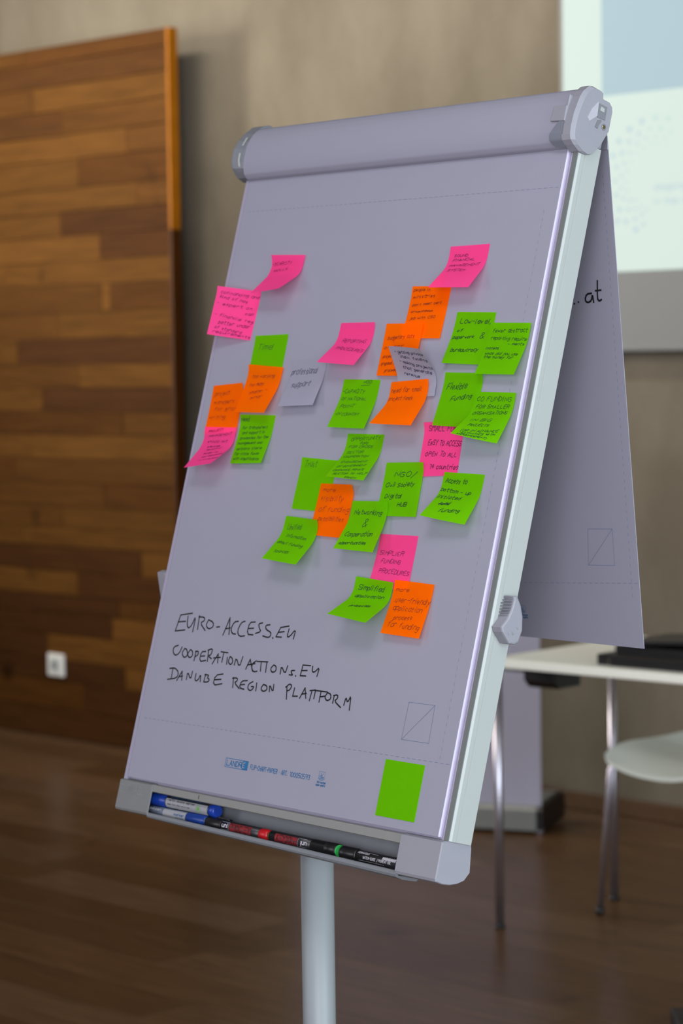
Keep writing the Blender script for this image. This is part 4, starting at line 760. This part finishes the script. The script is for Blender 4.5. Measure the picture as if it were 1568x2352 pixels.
def block(mb, P, u0, u1, a0, a1): 
    n_ = 10
    mb.grid(lambda a, b: P(u0+(u1-u0)*a, a0+(a1-a0)*b)[0]+P(u0+(u1-u0)*a, a0+(a1-a0)*b)[1]*.00015, 4, 6)
def x3(r, out, S):
    P = S(.0083)
    mb = MB(); block(mb, P, .2465, .2945, -.0055, .0065); mb.build('brand_block', M_RTXT, r)
    mb = MB(); flat_text(mb, 'PROCKEY', (.2490, -.0040), (.2925, -.0040), .0085, .0011, P, .0006); mb.build('brand_outline', M_BARREL, r)
    mb = MB(); flat_text(mb, 'uni', (.2300, -.0015), (.2430, -.0015), .0055, .0015, P, .0004); ribbon(mb, [(.228, .0062), (.244, .0062)], .0005, P, .0004); ribbon(mb, [(.228, -.0052), (.244, -.0052)], .0005, P, .0004); ribbon(mb, [(.2448, -.006), (.2448, .0065)], .0005, P, .0004); mb.build('barrel_print', M_WTXT, r)
    MB().prism([B(.197, -.0345, NP-.001), B(.197, -.0345, NP-.006), B(.197, -.0315, NP-.006), B(.197, -.0315, NP-.001)], [B(.236, -.0345, NP-.001), B(.236, -.0345, NP-.006), B(.233, -.0325, NP-.006), B(.233, -.0325, NP-.001)], bevel=.0006).build('clip', M_BLACK, r)
pen('felt_marker', 'black felt marker with a red end and red lettering, next to the slim blue-capped marker',
    [('barrel', M_BARREL, [(.222, .0083), (.311, .0083)]), ('cap', M_BLACK, [(.1885, .0078), (.1900, .0088), (.224, .0090), (.2255, .0082)]), ('end_plug', M_RED, [(.310, .0078), (.312, .0084), (.326, .0084), (.3290, .0066)])], -.0432, NP, x3, -.006)
def x4(r, out, S):
    P = S(.0083); Q = lambda u, a: P(.3415+.402-u, -a)       # the pen lies upside down
    mb = MB(); block(mb, P, .3475, .3955, -.0065, .0055); mb.build('brand_block', M_RTXT, r)
    mb = MB(); flat_text(mb, 'PROCKEY', (.3490, -.0040), (.3925, -.0040), .0085, .0011, Q, .0006); mb.build('brand_outline', M_BARREL, r)
    mb = MB(); flat_text(mb, 'uni', (.3275, -.0015), (.3405, -.0015), .0055, .0015, Q, .0004); ribbon(mb, [(.400, .0055), (.416, .0055)], .0005, P, .0004); ribbon(mb, [(.400, -.0060), (.416, -.0060)], .0005, P, .0004); ribbon(mb, [(.3972, -.0065), (.3972, .0060)], .0005, P, .0004); mb.build('barrel_print', M_WTXT, r)
pen('felt_marker', 'black felt marker with a green disc on its cap, at mid tray',
    [('barrel', M_BARREL, [(.334, .0083), (.424, .0083)]), ('end_plug', M_GRN, [(.3305, .0062), (.333, .0078), (.3385, .0079)]), ('cap', M_BLACK, [(.4225, .0082), (.424, .0089), (.452, .0089), (.4525, .0093), (.4545, .0093), (.455, .0089), (.457, .0093), (.459, .0089), (.461, .0093), (.4745, .0094), (.4755, .0088)]),
     ('cap_disc', mat('green_disc', (.03, .42, .08), .4, noise=(60, .05)), [(.4750, .0084), (.4765, .0082)])], -.0438, NP, x4, -.006)
def x5(r, out, S):
    P = S(.0083)
    mb = MB(); flat_text(mb, 'PERMANENT', (.521, .0038), (.544, .0038), .0020, .0005, P, .0004); ribbon(mb, [(.522, .0066), (.560, .0066)], .0004, P, .0004); flat_text(mb, 'WATER-BASE / PIGMENT INK', (.533, -.0022), (.588, -.0022), .0032, .0006, P, .0004); ribbon(mb, [(.525, -.0052), (.575, -.0052)], .0004, P, .0004); mb.build('barrel_print', M_WTXT, r)
    mb = MB(); block(mb, P, .5700, .5965, .0012, .0062); o = mb.build('barcode', M_WTXT, r); mb = MB()
    for i in range(11): ribbon(mb, [(.5712+i*.0023, .0016), (.5712+i*.0023, .0058)], .0006+.0004*(i % 3), P, .0004)
    mb.build('barcode_bars', M_BARREL, o, r)
pen('felt_marker', 'black felt marker with small white lettering and a barcode, half under the right tray cap',
    [('barrel', M_BARREL, [(.514, .0083), (.625, .0083)]), ('cap', M_BLACK, [(.4830, .0080), (.4845, .0090), (.487, .0093), (.4885, .0090), (.4905, .0093), (.4920, .0090), (.4940, .0093), (.514, .0093), (.5165, .0084)])], -.0455, NP, x5, -.008)
